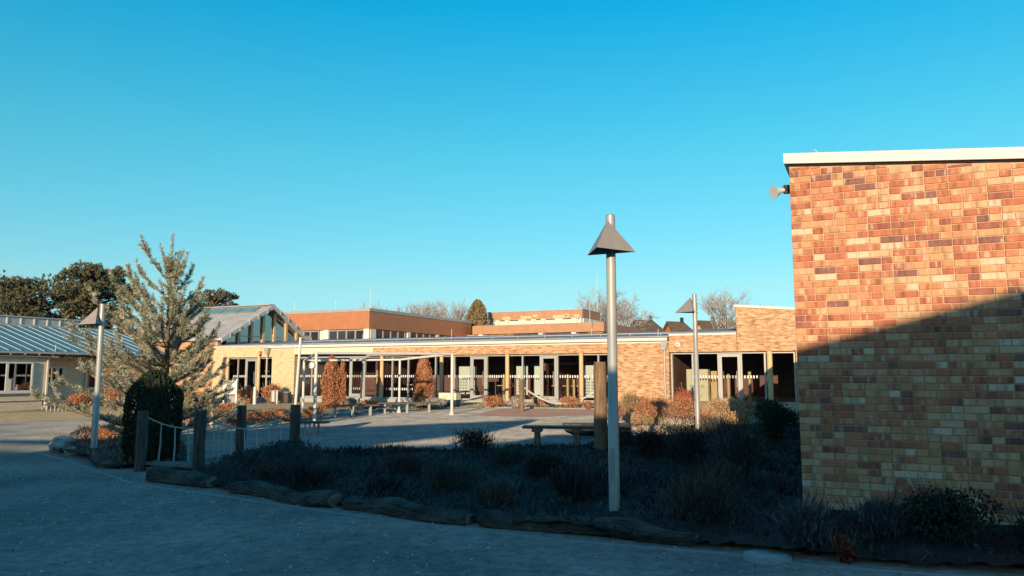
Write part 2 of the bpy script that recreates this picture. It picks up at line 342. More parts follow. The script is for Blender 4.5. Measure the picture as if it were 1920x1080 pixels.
def bedz(x, y):
    z = .095 + .035 * np.sin(2.1*x + .4) * np.cos(1.7*y) + .025 * np.sin(5.3*x + 3.1*y)
    z = z + .36 * np.exp(-(((x + 3.9) / .95)**2 + ((y - 12.7) / .85)**2))          # mound beside the bridge
    z = z + .12 * np.exp(-(((x + 1.5) / 2.2)**2 + ((y - 13.2) / 1.4)**2))
    return z
def bed(name, P, st=.1):
    X = np.arange(min(p[0] for p in P), max(p[0] for p in P) + st, st); Y = np.arange(min(p[1] for p in P), max(p[1] for p in P) + st, st)
    gx, gy = np.meshgrid(X, Y, indexing='ij'); z = gza(gx, gy) + bedz(gx, gy) + rng.normal(scale=.008, size=gx.shape)
    V = np.stack([gx, gy, z], -1).reshape(-1, 3); ny = len(Y)
    ins = inpoly(gx[:-1, :-1] + st/2, gy[:-1, :-1] + st/2, P); ii, jj = np.nonzero(ins)
    F = np.stack([ii*ny + jj, (ii+1)*ny + jj, (ii+1)*ny + jj + 1, ii*ny + jj + 1], 1)
    used = np.unique(F); re = np.zeros(len(V), int); re[used] = np.arange(len(used))
    return struct(link(name, np_mesh(name, V[used], re[F], M['soil'])))
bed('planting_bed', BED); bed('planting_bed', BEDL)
# thin concrete edging along the front of the bed
def ribbon(name, pts, w, dz, h, mat):
    mb = MB()
    for (x0, y0), (x1, y1) in zip(pts[:-1], pts[1:]):
        d = Vector((x1-x0, y1-y0, 0)).normalized(); n = Vector((-d.y, d.x, 0)) * w / 2
        q = [Vector((x0, y0, 0)) - n, Vector((x1, y1, 0)) - n, Vector((x1, y1, 0)) + n, Vector((x0, y0, 0)) + n]
        mb.hexa([(p.x, p.y, gz(p.x, p.y) - .05) for p in q] + [(p.x, p.y, gz(p.x, p.y) + dz + h) for p in q])
    return struct(mb.build(name, mat))
ribbon('edging_kerb', [(6.6, 4.75), (4.0, 5.82), (3.2, 6.12), (2.4, 6.46), (1.95, 6.86), (.75, 7.4), (-.4, 8.06), (-2.1, 9.22), (-3.95, 10.6), (-5.95, 12.05), (-7.3, 13.6), (-9.05, 15.6), (-10.45, 17.0)], .06, .006, .012, M['edging'])
ribbon('courtyard_edge', [(-1.2, 32.2), (.9, 30.75), (3.2, 29.15), (5.1, 27.6)], .12, .01, .05, M['edging'])

# ground cover in the bed and fallen leaves
def scatter(P, n):
    x0, x1 = min(p[0] for p in P), max(p[0] for p in P); y0, y1 = min(p[1] for p in P), max(p[1] for p in P)
    x = rng.uniform(x0, x1, n); y = rng.uniform(y0, y1, n); k = inpoly(x, y, P); return x[k], y[k]
def cover(name, P, n, h0, h1, mat, wd=.012, lab=None, flat=False):
    x, y = scatter(P, n)
    cl = .5 + .5 * np.sin(2.3*x + 1.2*np.sin(1.9*y)) * np.sin(2.7*y + .8)
    k = rng.uniform(size=len(x)) < .35 + .65*cl; x, y, cl = x[k], y[k], cl[k]
    z = gza(x, y) + (0.006 if flat else bedz(x, y))
    h = rng.uniform(h0, h1, len(x)) * (.45 + .75*cl)
    D = norm(np.stack([rng.normal(scale=.75, size=len(x)), rng.normal(scale=.75, size=len(x)), np.ones(len(x))], 1))
    C = np.stack([x, y, z], 1) + D * h[:, None] * .5
    V, F = leaves(C, h, wd * rng.uniform(.6, 1.6, len(x)), D, .15)
    o = link(name, np_mesh(name, V, F, mat)); o['kind'] = 'stuff'; tag(o, lab, 'ground cover'); return o
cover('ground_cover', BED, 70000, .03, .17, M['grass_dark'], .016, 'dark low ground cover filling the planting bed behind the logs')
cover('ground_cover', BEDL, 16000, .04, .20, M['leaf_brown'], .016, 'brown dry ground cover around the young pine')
BROWN = [(-13, 25.2), (-8.2, 24.9), (-6.8, 26.8), (-7.2, 29.8), (-9.5, 31.4), (-13.2, 30.5)]
cover('ground_cover', BROWN, 9000, .05, .2, M['leaf_brown'], .022, 'brown dry ground cover on the verge behind the rope bridge', flat=True)
x = rng.uniform(-13, 5.5, 9000); y = 2.2 + 13.3 * rng.uniform(0, 1, 9000)**1.3
keep = ~(inpoly(x, y, BED) | inpoly(x, y, BEDL)); x, y = x[keep], y[keep]
sz = rng.uniform(.018, .05, len(x))
V, F = leaves(np.stack([x, y, gza(x, y) + .014], 1), sz, sz*.55, np.stack([rng.normal(size=len(x)), rng.normal(size=len(x)), np.zeros(len(x))], 1), .30)
o = link('fallen_leaves', np_mesh('fallen_leaves', V, F, M['leaf_litter'])); o['kind'] = 'stuff'
tag(o, 'pale fallen leaves scattered over the shaded foreground paving', 'leaves')
cover('dry_grass', [(-3, 31.5), (0, 31), (4.6, 28.5), (7.2, 24), (8, 31), (3, 33), (-2.5, 35.5), (-9, 38), (-9, 34), (-5, 33)], 9000, .04, .16, M['grass_dry'], .02, 'dry straw coloured grass along the foot of the glazed school front', flat=True)

# ================================================================== NEAR BRICK BUILDING (right)
NB = thing('brick_building', 'near brick building with white roof edge, half in shadow, at the right', 'building', (3.17, 8.4, 0), -GA)
WL, CT = 5.2, .075
def roofz(x): return 3.965 - .098 * x           # underside of the fascia falls to the right
mb = MB()
mb.prism([(0, .012, -.3), (WL, .012, -.3), (WL, .012, roofz(WL)), (0, .012, roofz(0))], (0, .3, 0)); mb.build('mortar_bed', M['mortar'], NB)
mb = MB().prism([(.012, .32, -.3), (.012, 12.2, -.3), (.012, 12.2, roofz(0)), (.012, .32, roofz(0))], (.3, 0, 0)); mb.build('side_wall', M['brickY'], NB)
MB().prism([(.32, 12, -.3), (WL, 12, -.3), (WL, 12, roofz(WL)), (.32, 12, roofz(0))], (0, .2, 0)).build('rear_wall', M['brickX'], NB)
MB().box(WL - .3, WL, .32, 12, -.3, roofz(WL) - .01).build('end_wall', M['brickY'], NB)
def slab(x0, x1, y0, y1, zb, th):
    p = [(x0, y0), (x1, y0), (x1, y1), (x0, y1)]
    return [(a, b, roofz(a) + zb) for a, b in p] + [(a, b, roofz(a) + zb + th) for a, b in p]
MB().hexa(slab(-.006, WL, -.008, 12.2, -.010, .020)).build('fascia_shadow', M['recess_shade'], NB)  # dark strip standing in for the fascia's shadow on the wall
MB().hexa(slab(-.05, WL + .1, -.05, 12.3, .012, .118)).build('fascia', M['white'], NB)
MB().hexa(slab(.05, WL, .06, 12.1, .132, .03)).build('roof', M['roof_grey'], NB)
MB().tube([(.42, .5, roofz(.42) + .13), (.25, .55, roofz(.3) + .34)], .004, 5).build('lightning_rod', M['white'], NB)
BC = [((.56, .305, .155), 15), ((.60, .39, .225), 9), ((.48, .19, .098), 10), ((.41, .137, .076), 9), ((.66, .51, .36), 3), ((.20, .095, .085), 4), ((.31, .11, .078), 5), ((.53, .245, .122), 10), ((.45, .158, .08), 7)]
def brickmat(i, c):
    m, t, b = newmat('brick_%d' % i); N, L = t.nodes, t.links
    b.inputs['Roughness'].default_value = .88; b.inputs['Specular IOR Level'].default_value = .25
    ge = N.new('ShaderNodeNewGeometry'); mp = N.new('ShaderNodeMapping'); mp.inputs['Rotation'].default_value = (0, 0, GA); mp.inputs['Scale'].default_value = (20, 2, 3)
    oi = N.new('ShaderNodeObjectInfo'); ad = N.new('ShaderNodeMath'); ad.operation = 'ADD'
    L.new(oi.outputs['Random'], ad.inputs[0]); L.new(ge.outputs['Random Per Island'], ad.inputs[1])
    mw = N.new('ShaderNodeMath'); mw.operation = 'MULTIPLY'; mw.inputs[1].default_value = 37.0; L.new(ad.outputs[0], mw.inputs[0])
    L.new(ge.outputs['Position'], mp.inputs[0])
    no = N.new('ShaderNodeTexNoise'); no.noise_dimensions = '4D'; no.inputs['Scale'].default_value = 1; no.inputs['Detail'].default_value = 2; L.new(mp.outputs[0], no.inputs['Vector']); L.new(mw.outputs[0], no.inputs['W'])
    r = N.new('ShaderNodeValToRGB'); cr = r.color_ramp; cr.elements[0].position = .30; cr.elements[1].position = .5
    cr.elements[0].color = rgba([x * .55 for x in c]); cr.elements[1].color = rgba(c)
    e = cr.elements.new(.60); e.color = rgba(c)
    e = cr.elements.new(.66); e.color = rgba([x * .35 + y * .65 for x, y in zip(c, (.80, .62, .44))])
    L.new(no.outputs['Fac'], r.inputs[0])
    n2 = N.new('ShaderNodeTexNoise'); n2.inputs['Scale'].default_value = 90; n2.inputs['Detail'].default_value = 3; L.new(ge.outputs['Position'], n2.inputs['Vector'])
    mx = N.new('ShaderNodeMix'); mx.data_type = 'RGBA'; mx.blend_type = 'MULTIPLY'; mx.inputs[0].default_value = .45
    L.new(r.outputs[0], mx.inputs[6]); L.new(n2.outputs['Fac'], mx.inputs[7]); L.new(mx.outputs[2], b.inputs['Base Color'])
    bu = N.new('ShaderNodeBump'); bu.inputs['Strength'].default_value = .5; bu.inputs['Distance'].default_value = .004
    L.new(n2.outputs['Fac'], bu.inputs['Height']); L.new(bu.outputs[0], b.inputs['Normal']); return m
bmats = [brickmat(i, [min(1, (v * .86 + m_ * .14) * 1.46) for v, m_ in zip(c, (.54, .22, .14))]) for i, (c, w) in enumerate(BC)]
bw_ = [w for c, w in BC]
def brickgeo(mb, x, z, w, h, mi, dy=0.0):
    """a brick with chamfered front arrises; its face stands proud of the mortar"""
    c = .004
    vs = [(x, .03, z), (x + w, .03, z), (x + w, .03, z + h), (x, .03, z + h),
          (x, c + dy, z), (x + w, c + dy, z), (x + w, c + dy, z + h), (x, c + dy, z + h),
          (x + c, dy, z + c), (x + w - c, dy, z + c), (x + w - c, dy, z + h - c), (x + c, dy, z + h - c)]
    fs = [(8, 9, 10, 11)] + [(4+i, 4+(i+1) % 4, 8+(i+1) % 4, 8+i) for i in range(4)] + [(i, (i+1) % 4, 4+(i+1) % 4, 4+i) for i in range(4)]
    mb.add(vs, fs, mi)
bmesh_cache = {}
def brick_mesh(w, mi):
    if (w, mi) not in bmesh_cache:
        b = MB(); brickgeo(b, 0, 0, w, .065, 0); bmesh_cache[w, mi] = b.mesh('brick', bmats[mi])
    return bmesh_cache[w, mi]
SW, HW = .215, .1025
bl = []
rb = random.Random(5)
for r in range(0, 54):
    z = -.075 + r * CT; x = 0.0; first = True
    if r % 2: x = 0.0
    while x < WL - .02:
        w = (SW if (r % 2) else HW) if first else (SW if rb.random() < .54 else HW)
        if x + w > WL: w = WL - x
        if z + .065 < roofz(x + w) - .012: bl.append((x, z, w, rb.choices(range(len(BC)), bw_)[0], rb.uniform(-.0025, .002)))
        elif z < roofz(x + w) - .03: bl.append((x, z, -w, rb.choices(range(len(BC)), bw_)[0], 0))
        x += w + .010; first = False
big = sorted([b for b in bl if b[2] >= SW - 1e-6 and b[0] < 2.3 and b[1] > .25], key=lambda b: -b[0])[:300]
bigset = set(big)
for (x, z, w, mi, dy) in big:
    link('brick', brick_mesh(SW, mi), NB, (x, dy, z))
rest = MB()
for b in bl:
    if b in bigset: continue
    x, z, w, mi, dy = b
    if w < 0: brickgeo(rest, x, z, -w, roofz(x - w) - .014 - z, mi)
    else: brickgeo(rest, x, z, w, .065, mi, dy)
o = rest.build('bricks', bmats, NB); o['kind'] = 'stuff'
# horn loudspeaker fixed near the corner
hs = thing('horn_loudspeaker', 'white horn loudspeaker on the left edge of the near brick wall', 'loudspeaker', (3.205, 8.62, 3.74), 0)
d = Vector((-.95, -.25, -.28)).normalized()
MB().tube([d*.02, d*.07, d*.14, d*.172], [.026, .03, .06, .082], 12).build('horn', M['white'], hs, True)
MB().tube([Vector((0.03, .02, .02)), d*.035], [.024, .034], 10).build('driver', M['dark_metal'], hs, True)
MB().box(-.02, .045, -.02, .02, -.05, .05).build('bracket', M['dark_metal'], hs)

# ================================================================== MAIN SCHOOL BUILDING
SB = thing('school_building', 'long single storey school front of pale brick and tall glazing across the courtyard', 'building', (1.66, 36.0, 0), -GA)
LIN, BT, FZ = 2.53, 2.94, .27
def part(name, mat, boxes, parent=SB):
    b = MB()
    for q in boxes: b.box(*q)
    return b.build(name, mat, parent)
part('brick_pier', M['buffX'], [(-17.1, -15.45, 0, .35, -.4, BT)])
part('brick_pier', M['brickX'], [(3.13, 5.86, 0, .35, -.3, BT + .02)])
part('lintel_band', M['buffX'], [(-21.75, -17.12, .0, .35, LIN, 3.14)])
part('lintel_band', M['brickX'], [(-10.0, 3.12, .002, .35, LIN, BT)])
part('lintel_band', M['brickX'], [(5.88, 8.8, .003, .35, LIN, 3.25)])
mb = MB().prism([(8.82, 0, LIN), (16.5, 0, LIN), (16.5, 0, 3.75), (8.82, 0, 4.43)], (0, .35, 0)); mb.build('high_wall', M['brickX'], SB)
MB().prism([(8.82, .36, 2.6), (8.82, 8, 2.6), (8.82, 8, 4.43), (8.82, .36, 4.43)], (.3, 0, 0)).build('high_side_wall', M['brickY'], SB)
part('brick_pier', M['brickX'], [(11.15, 16.5, 0, .35, -.3, LIN - .003)])
part('porch_fascia', M['cream'], [(-15.43, -10.02, -.06, .02, 2.66, BT)])
part('porch_soffit', M['recess_shade'], [(-15.43, -10.02, .03, 1.0, 2.60, 2.65)])  # coloured near-black for the shade of the porch recess
part('porch_beam', M['timber'], [(-10.4, -6.6, -.16, -.01, 2.54, 2.66)])
part('plinth', M['concrete'], [(-15.44, 3.12, .0, .3, -.5, FZ), (5.87, 11.14, .0, .3, -.3, FZ), (-21.7, -17.11, .0, .3, -.6, FZ - .05)])
# roof edge: fascia board, dark gap, gutter
def rz(x): return 0.0
part('fascia', M['white'], [(-17.15, 5.87, -.05, .3, BT + .005, BT + .07)])
part('roof_gap', M['recess_shade'], [(-17.1, 5.85, .0, .3, BT + .073, BT + .10)])
part('gutter', M['white'], [(-17.2, 5.84, -.20, -.02, BT + .10, BT + .235)])
part('fascia', M['white'], [(5.89, 8.80, -.05, .3, 3.253, 3.335)])
part('fascia', M['white'], [(-21.8, -17.21, -.04, .3, 3.143, 3.2)])
MB().prism([(8.75, -.06, 4.435), (16.5, -.06, 3.755), (16.5, -.06, 3.86), (8.75, -.06, 4.54)], (0, 8.3, 0)).build('high_roof_edge', M['white'], SB)
def sl(x0, x1, y0, y1, z0, z1, th=.06):
    return [(x0, y0, z0), (x1, y0, z0), (x1, y1, z1), (x0, y1, z1), (x0, y0, z0+th), (x1, y0, z0+th), (x1, y1, z1+th), (x0, y1, z1+th)]
MB().hexa(sl(-21.8, 5.86, -.02, 7.2, 3.205, 3.80)).hexa(sl(-21.8, 5.86, 7.2, 16, 3.80, 3.62)).build('roof', M['roof_grey'], SB)
MB().hexa(sl(5.88, 8.8, -.02, 7.2, 3.34, 3.87)).hexa(sl(5.88, 16.4, 7.9, 16, 3.87, 3.7)).build('roof', M['roof_grey'], SB)
for x in np.arange(-16.5, 5.5, 1.45): part('roof_joint', M['zinc'], [(x, x + .03, 1.0, 1.06, 3.30, 3.42)])
part('roof_bar', M['zinc'], [(-16.9, 5.8, 2.3, 2.36, 3.49, 3.53)])
for x, y, h in ((-6.4, 2.0, .55), (1.2, 3, .35), (5.3, .4, .3), (-13, 3, .4)):
    MB().tube([(x, y, 3.25 + y*.083), (x, y, 3.25 + y*.083 + h)], .012, 5).build('lightning_rod', M['white'], SB)
# rooms behind the glazing
def room(x0, x1, dep):
    part('interior_floor', M['floor_in'], [(x0, x1, .335, dep, FZ - .1, FZ)])
    part('interior_ceiling', M['ceiling'], [(x0, x1, .36, dep, 2.62, 2.66)])
    part('interior_wall', M['interior'], [(x0, x1, dep, dep + .1, 0, 2.65), (x0 - .02, x0 + .08, .36, dep, 0, 2.615), (x1 - .08, x1 + .02, .36, dep, 0, 2.615)])
room(-15.42, 3.1, 6.0); room(5.9, 16.3, 6.0); room(-21.6, -17.2, 5.0)
part('interior_wall', M['interior'], [(-10.6, -10.5, 1.0, 5.9, FZ, 2.61)])
part('interior_wall', M['interior'], [(-1.1, -1.0, 2.2, 5.9, FZ, 2.61)])
# glazing: mullions, panes, doors
def glazing(x0, x1, mull, doors, z0=FZ, z1=LIN, w=.07):
    part('window_head', M['grey_frame'], [(x0, x1, .215, .325, z1 - .085, z1 - .004)])
    part('window_sill', M['grey_frame'], [(x0, x1, .215, .325, z0 + .002, z0 + .08)])
    xsn = sorted([x0 + w/2, x1 - w/2] + mull)
    for x in xsn: part('mullion', M['grey_frame'], [(x - w/2, x + w/2, .21, .33, z0 + .082, z1 - .087)])
    for a, b in zip(xsn[:-1], xsn[1:]):
        isd = any(abs((a+b)/2 - d) < .3 for d in doors)
        if isd:
            dr = part('door', M['grey_frame'], [(a + .04, a + .15, .20, .26, z0 + .09, z1 - .10), (b - .15, b - .04, .20, .26, z0 + .09, z1 - .10), (a + .151, b - .151, .20, .26, z1 - .22, z1 - .10), (a + .151, b - .151, .20, .26, z0 + .09, z0 + .24)])
            part('pane', M['glass'], [(a + .152, b - .152, .225, .235, z0 + .242, z1 - .222)], dr)
            MB().tube([(b - .19, 0.165, 1.0), (b - .19, 0.165, 1.7)], .014, 6).build('handle', M['steel'], dr)
        else:
            part('pane', M['glass'], [(a + w/2, b - w/2, .265, .275, z0 + .082, z1 - .087)])
glazing(-15.42, 3.10, [-14.36, -12.9, -11.72, -10.75, -8.97, -7.97, -6.3, -5.2, -4.23, -3.33, -1.38, -.43, .45, 2.5], [-11.2, -3.78, 0.0])
glazing(5.90, 11.12, [6.86, 7.97, 8.93, 9.9], [8.45])
glazing(-20.9, -17.2, [-19.92, -19.3, -18.4], [-18.85], FZ - .05)
for x in (-9.55, -5.87, -2.14, 1.70): MB().tube([(x, .1, FZ + .002), (x, .1, LIN - .002)], .10, 14).build('column', M['timber'], SB, True)
MB().tube([(10.1, .12, FZ + .002), (10.1, .12, LIN - .002)], .115, 14).build('column', M['timber'], SB, True)
for x in (-20.6, -18.18): MB().tube([(x, .1, FZ - .048), (x, .1, LIN - .002)], .095, 12).build('column', M['timber'], SB, True)
mb = MB()
def marks(x0, x1, z, skip=.0):
    x = x0
    while x < x1:
        if rb.random() > skip: mb.box(x, x + .055, .258, .2615, z - .06, z + .06)
        x += .125
marks(-15.2, 3.0, 1.45, .06); marks(6.9, 10.0, 1.45, .05); marks(-20.3, -17.3, 1.43, .05); marks(-9.5, -6.2, .78, .1); marks(-11.5, -10.9, .78, 0)
o = mb.build('glass_markings', M['dot'], SB); o['kind'] = 'stuff'
# rainwater hoppers and downpipes
for hx, top in ((5.70, 3.03), (-17.35, 3.1)):
    mb = MB().hexa([(hx - .08, -.22, top - .42), (hx + .08, -.22, top - .42), (hx + .08, -.06, top - .42), (hx - .08, -.06, top - .42), (hx - .16, -.27, top - .05), (hx + .16, -.27, top - .05), (hx + .16, -.03, top - .05), (hx - .16, -.03, top - .05)])
    hp = mb.build('rainwater_hopper', M['zinc'], SB)
    MB().tube([(hx, -.14, .1), (hx, -.14, top - .425)], .05, 10).build('downpipe', M['steel'], hp, True)
    for zz in (.8, 1.7): MB().box(hx - .07, hx + .07, -.21, -.002, zz, zz + .04).build('bracket', M['zinc'], hp)
MB().box(-21.72, -20.95, .02, .33, -.6, LIN - .003).build('brick_pier', M['buffX'], SB)
def sbp(t, y, z=0):                          # school grid to world
    p = Vector((1.66, 36.0, 0)) + E1 * t + E2 * y; return (p.x, p.y, z)
# round white wall lamp, and a round red bell on the left part
wl = thing('wall_lamp', 'round white lamp on the brick band beside the grey hopper', 'lamp', sbp(6.28, -.05, 2.85), -GA)
MB().tube([(0, .05, 0), (0, -.03, 0), (0, -.07, 0), (0, -.09, 0)], [.12, .12, .09, .04], 14).build('globe', M['paper'], wl, True)
MB().tube([(0, -.088, 0), (0, -.11, 0)], [.035, .03], 8).build('sensor', M['dark_metal'], wl)
wl = thing('alarm_bell', 'small red and black bell on the pale brick band at the left end', 'bell', sbp(-17.95, -.05, 2.79), -GA)
MB().tube([(0, .05, 0), (0, -.05, 0)], [.10, .10], 12).build('dome', M['house_red'], wl)
MB().box(-.05, .05, -.04, .05, -.22, -.10).build('box', M['dark_metal'], wl)

# furniture seen through the glass
def cupboard(name, label, cat, t, w, y, d, z1, mat, doors=2, grp=None):
    c = thing(name, label, cat, sbp(t, y, FZ), -GA, grp); h = z1 - FZ
    MB().box(0, w, 0.02, d, .04, h).build('carcass', mat, c)
    for i in range(doors):
        a, b = w*i/doors + .008, w*(i+1)/doors - .008
        dr = MB().box(a, b, -.003, .018, .06, h - .02).build('door', mat, c)
        MB().box(b - .05 if i % 2 == 0 else a + .03, b - .03 if i % 2 == 0 else a + .05, -.02, -.004, h*.45, h*.55).build('handle', M['dark_metal'], dr)
    MB().box(.02, w - .02, .03, d - .02, 0, .038).build('base', M['dark_metal'], c)
cupboard('cupboard', 'cream cupboard behind the glass right of the grey downpipe', 'cupboard', 6.42, .95, .9, .5, 1.78, M['cream'], 4)
cupboard('cupboard', 'tan cupboard behind the slim lamp post', 'cupboard', 7.42, .5, 1.3, .5, 1.7, M['timber'], 1)
def panel(label, t, w, y, z0, z1, lines=True):
    c = thing('display_board', label, 'display board', sbp(t, y, FZ), -GA)
    MB().box(0, w, 0, .04, z0 - FZ, z1 - FZ).build('panel', M['paper'], c)
    for xx in (.04, w - .07): MB().box(xx, xx + .03, .041, .07, 0, z1 - FZ).build('leg', M['dark_metal'], c)
    if lines:
        m_ = MB()
        for i in range(5):
            for j in range(3): m_.box(.08 + j*(w - .16)/3, .08 + (j + .72)*(w - .16)/3, -.003, -.001, z0 - FZ + .12 + i*.14, z0 - FZ + .2 + i*.14)
        m_.build('print', M['ink'], c)
panel('white display board behind the glass just left of the first glazed door', -5.35, .68, .9, .55, 1.95)
panel('narrow white display board beside the first glazed door', -4.62, .3, 1.0, .35, 1.95, False)
panel('white display board right of the timber column by the rope post', -1.98, .62, .8, .55, 1.95)
panel('tall white board between the rope post and the second glazed door', -1.05, .35, .9, .55, 1.95, False)
panel('white display board behind the timber column near the thick rope post', 1.28, .95, .95, .45, 1.98)
def table(label, t, w, y):
    c = thing('table', label, 'table', sbp(t, y, FZ), -GA)
    MB().box(0, w, 0, .7, .70, .74).build('table_top', M['timber'], c)
    for xx in (.05, w - .05):
        for yy in (.05, .65): MB().tube([(xx, yy, 0), (xx, yy, .70)], .025, 6).build('leg', M['dark_metal'], c)
table('timber table behind the glass between the first door and the next column', -3.1, .9, .9)
table('timber table inside the second glazed door', -.3, .75, 1.3)
table('timber table behind the glass right of the second glazed door', .8, .7, 1.1)
table('timber table behind the glass below the white frame', -8.7, 1.0, 1.2)
def stake(label, t, y, h, r=.06):
    o = MB().tube([(0, 0, 0), (0, 0, h)], r, 10).build('timber_post', M['timber'], None, True); o.location = sbp(t, y, FZ)
    tag(o, label, 'post')
stake('slim timber post inside the glass just right of the second glazed door', .78, .7, 1.28)
stake('short timber post inside the glass beside the slim one', 1.08, .75, 1.05)
stake('slim timber post inside the glass left of the rope post column', -2.62, .7, 1.28)
stake('timber post seen through the right hand glazed door', 8.3, .6, 1.3)
stake('timber post behind the glass just right of the right hand door', 9.2, .6, 1.4, .07)
stake('slim timber post in the glazing right of the porch door', -10.2, .6, 1.5)
stake('second slim timber post in the glazing right of the porch door', -9.95, .7, 1.4)

# ================================================================== GABLED HALL
GH = thing('gabled_hall', 'grey gabled hall with glazed gable and timber posts behind the young pine', 'building', (-16.2, 50.0, 0), R(90) - GA)
# local x runs along the gable (e2), local y runs back to the left (-e1)
HW2, EZ, AZ_ = 4.05, 3.75, 5.98
def gzz(x): return AZ_ - (AZ_ - EZ) * abs(x) / HW2
for s in (-1, 1):
    p = [(0, -.35, AZ_), (0, 9.6, AZ_), (s*(HW2 + .25), 9.6, gzz(HW2 + .25)), (s*(HW2 + .25), -.35, gzz(HW2 + .25))]
    mb = MB().prism(p if s > 0 else p[::-1], (0, 0, .12)); rf = mb.build('roof', M['slate'], GH)
    mb = MB()
    for yy in np.arange(-.2, 9.5, .32):
        q = [(0 + s*.05, yy, gzz(.05) + .121), (s*(HW2 + .2), yy, gzz(HW2 + .2) + .121)]
        a, b = [Vector(v) for v in q]
        mb.hexa([a, a + Vector((0, .06, 0)), b + Vector((0, .06, 0)), b, a + Vector((0, 0, .05)), a + Vector((0, .06, .05)), b + Vector((0, .06, .05)), b + Vector((0, 0, .05))])
    mb.build('roof_ribs', M['slate'], rf)
    mb = MB().prism([(s*.02, -.36, AZ_ + .14), (s*(HW2 + .28), -.36, gzz(HW2 + .28) + .14), (s*(HW2 + .28), -.36, gzz(HW2 + .28) - .12), (s*.02, -.36, AZ_ - .14)], (0, -.08, 0))
    rk = mb.build('verge_board', M['slate'], GH)
    for i in range(5):
        x = s * (.6 + i*.78); MB().box(x - .03, x + .03, -.52, -.45, gzz(x) - .14, gzz(x) + .16).build('clip', M['zinc'], rk)
for i in range(6):
    y0 = .4 + i*1.5; z = lambda x: gzz(x) + .18
    MB().prism([(-.35, y0, z(.35)), (-.35, y0 + 1.4, z(.35)), (-1.0, y0 + 1.4, z(1.0)), (-1.0, y0, z(1.0))], (0, 0, .03)).build('rooflight', M['roof_blue'], GH)
part('ridge_cap', M['zinc'], [(-.22, .22, -.3, 9.6, AZ_ + .13, AZ_ + .2)], GH)
cols = [-2.54, -1.47, -.43, .6, 1.73, 2.8]
for x in cols: part('post', M['timber'], [(x - .1, x + .1, -.02, .18, 3.2, gzz(x) - .03)], GH)
edges = [-3.6] + cols + [3.5]
for a, b in zip(edges[:-1], edges[1:]):
    a2, b2 = a + .1, b - .1
    MB().add([(a2, .1, 3.2), (b2, .1, 3.2), (b2, .1, gzz(b2) - .03), (a2, .1, gzz(a2) - .03)] if a*b > 0 else [(a2, .1, 3.2), (b2, .1, 3.2), (b2, .1, gzz(b2) - .03), (0, .1, AZ_ - .03), (a2, .1, gzz(a2) - .03)], [tuple(range(4 if a*b > 0 else 5))]).build('pane', M['glass_sky'], GH)
part('transom', M['grey_frame'], [(-3.6, 3.5, .05, .09, 3.95, 4.0)], GH)
part('wall', M['brickX'], [(-3.9, 3.9, .0, .3, -.5, 3.19)], GH)
part('side_wall', M['brickY'], [(-3.95, -3.65, .32, 9.4, -.5, 3.7), (3.65, 3.95, .32, 9.4, -.5, 3.7)], GH)
part('rear_wall', M['interior'], [(-3.6, 3.6, 9, 9.1, 0, 4.6)], GH)
part('interior_floor', M['interior'], [(-3.6, 3.6, .35, 8.9, 2.6, 2.7)], GH)

# ================================================================== ORANGE UPPER BLOCK
OB = thing('orange_building', 'flat roofed school block with a deep orange roof band, behind the long front', 'building', (-11.4, 60.0, 0), -GA)
part('wall', M['blind'], [(-14, -.02, .25, .5, -.5, 5.2), (-.5, -.25, .52, 17, -.5, 5.2)], OB)
part('roof_band', M['orange'], [(-14.2, 0, 0, .3, 5.15, 6.55)], OB)
part('roof_band', M['orange'], [(-.3, .004, .302, 17, 5.15, 6.55)], OB)
part('roof_edge', M['zinc'], [(-14.25, .06, -.06, 17.1, 6.553, 6.80)], OB)
for x in (-13.9, -9.2, -4.6, -.55): part('pillar', M['paper'], [(x, x + .5, .02, .24, 2, 5.145)], OB)
for x in (-8.7, -4.1): 
    for i in range(4):
        a = x + .02 + i*.89
        fr = part('window', M['grey_frame'], [(a, a + .06, .08, .2, 4.0, 5.1), (a + .82, a + .88, .08, .2, 4.0, 5.1), (a + .061, a + .819, .08, .2, 4.0, 4.08), (a + .061, a + .819, .08, .2, 5.02, 5.1)], OB)
        part('pane', M['pane_dark'], [(a + .062, a + .818, .12, .14, 4.082, 5.018)], fr)
for i in range(4):
    a = -13.3 + i*.95; fr = part('window', M['grey_frame'], [(a, a + .9, .12, .2, 3.9, 4.0)], OB); part('pane', M['pane_dark'], [(a, a + .9, .13, .18, 4.003, 5.1)], fr)
for y in (.5, 5.6, 10.4, 15.2): part('pillar', M['paper'], [(-.24, -.02, y, y + .45, 2, 5.145)], OB)
for y in (1.0, 6.1, 10.9):
    for i in range(4):
        a = y + .02 + i*1.08
        fr = part('window', M['grey_frame'], [(-.2, -.08, a, a + .07, 4.0, 5.1), (-.2, -.08, a + .98, a + 1.05, 4.0, 5.1), (-.2, -.08, a + .071, a + .979, 4.0, 4.08)], OB)
        part('pane', M['pane_dark'], [(-.15, -.13, a + .071, a + .979, 4.082, 5.1)], fr)
for x, y, h in ((-8.6, 1, .9), (-4.2, 1, .9)): MB().tube([(x, y, 6.8), (x, y, 6.8 + h)], .02, 5).build('lightning_rod', M['white'], OB)
mast = MB().tube([(0, 0, -.2), (0, 0, 2.1)], [.022, .012], 6).build('antenna_mast', M['white']); mast.location = (-11.4, 60.25, 6.5)
tag(mast, 'thin white mast on the corner of the orange roof', 'mast')

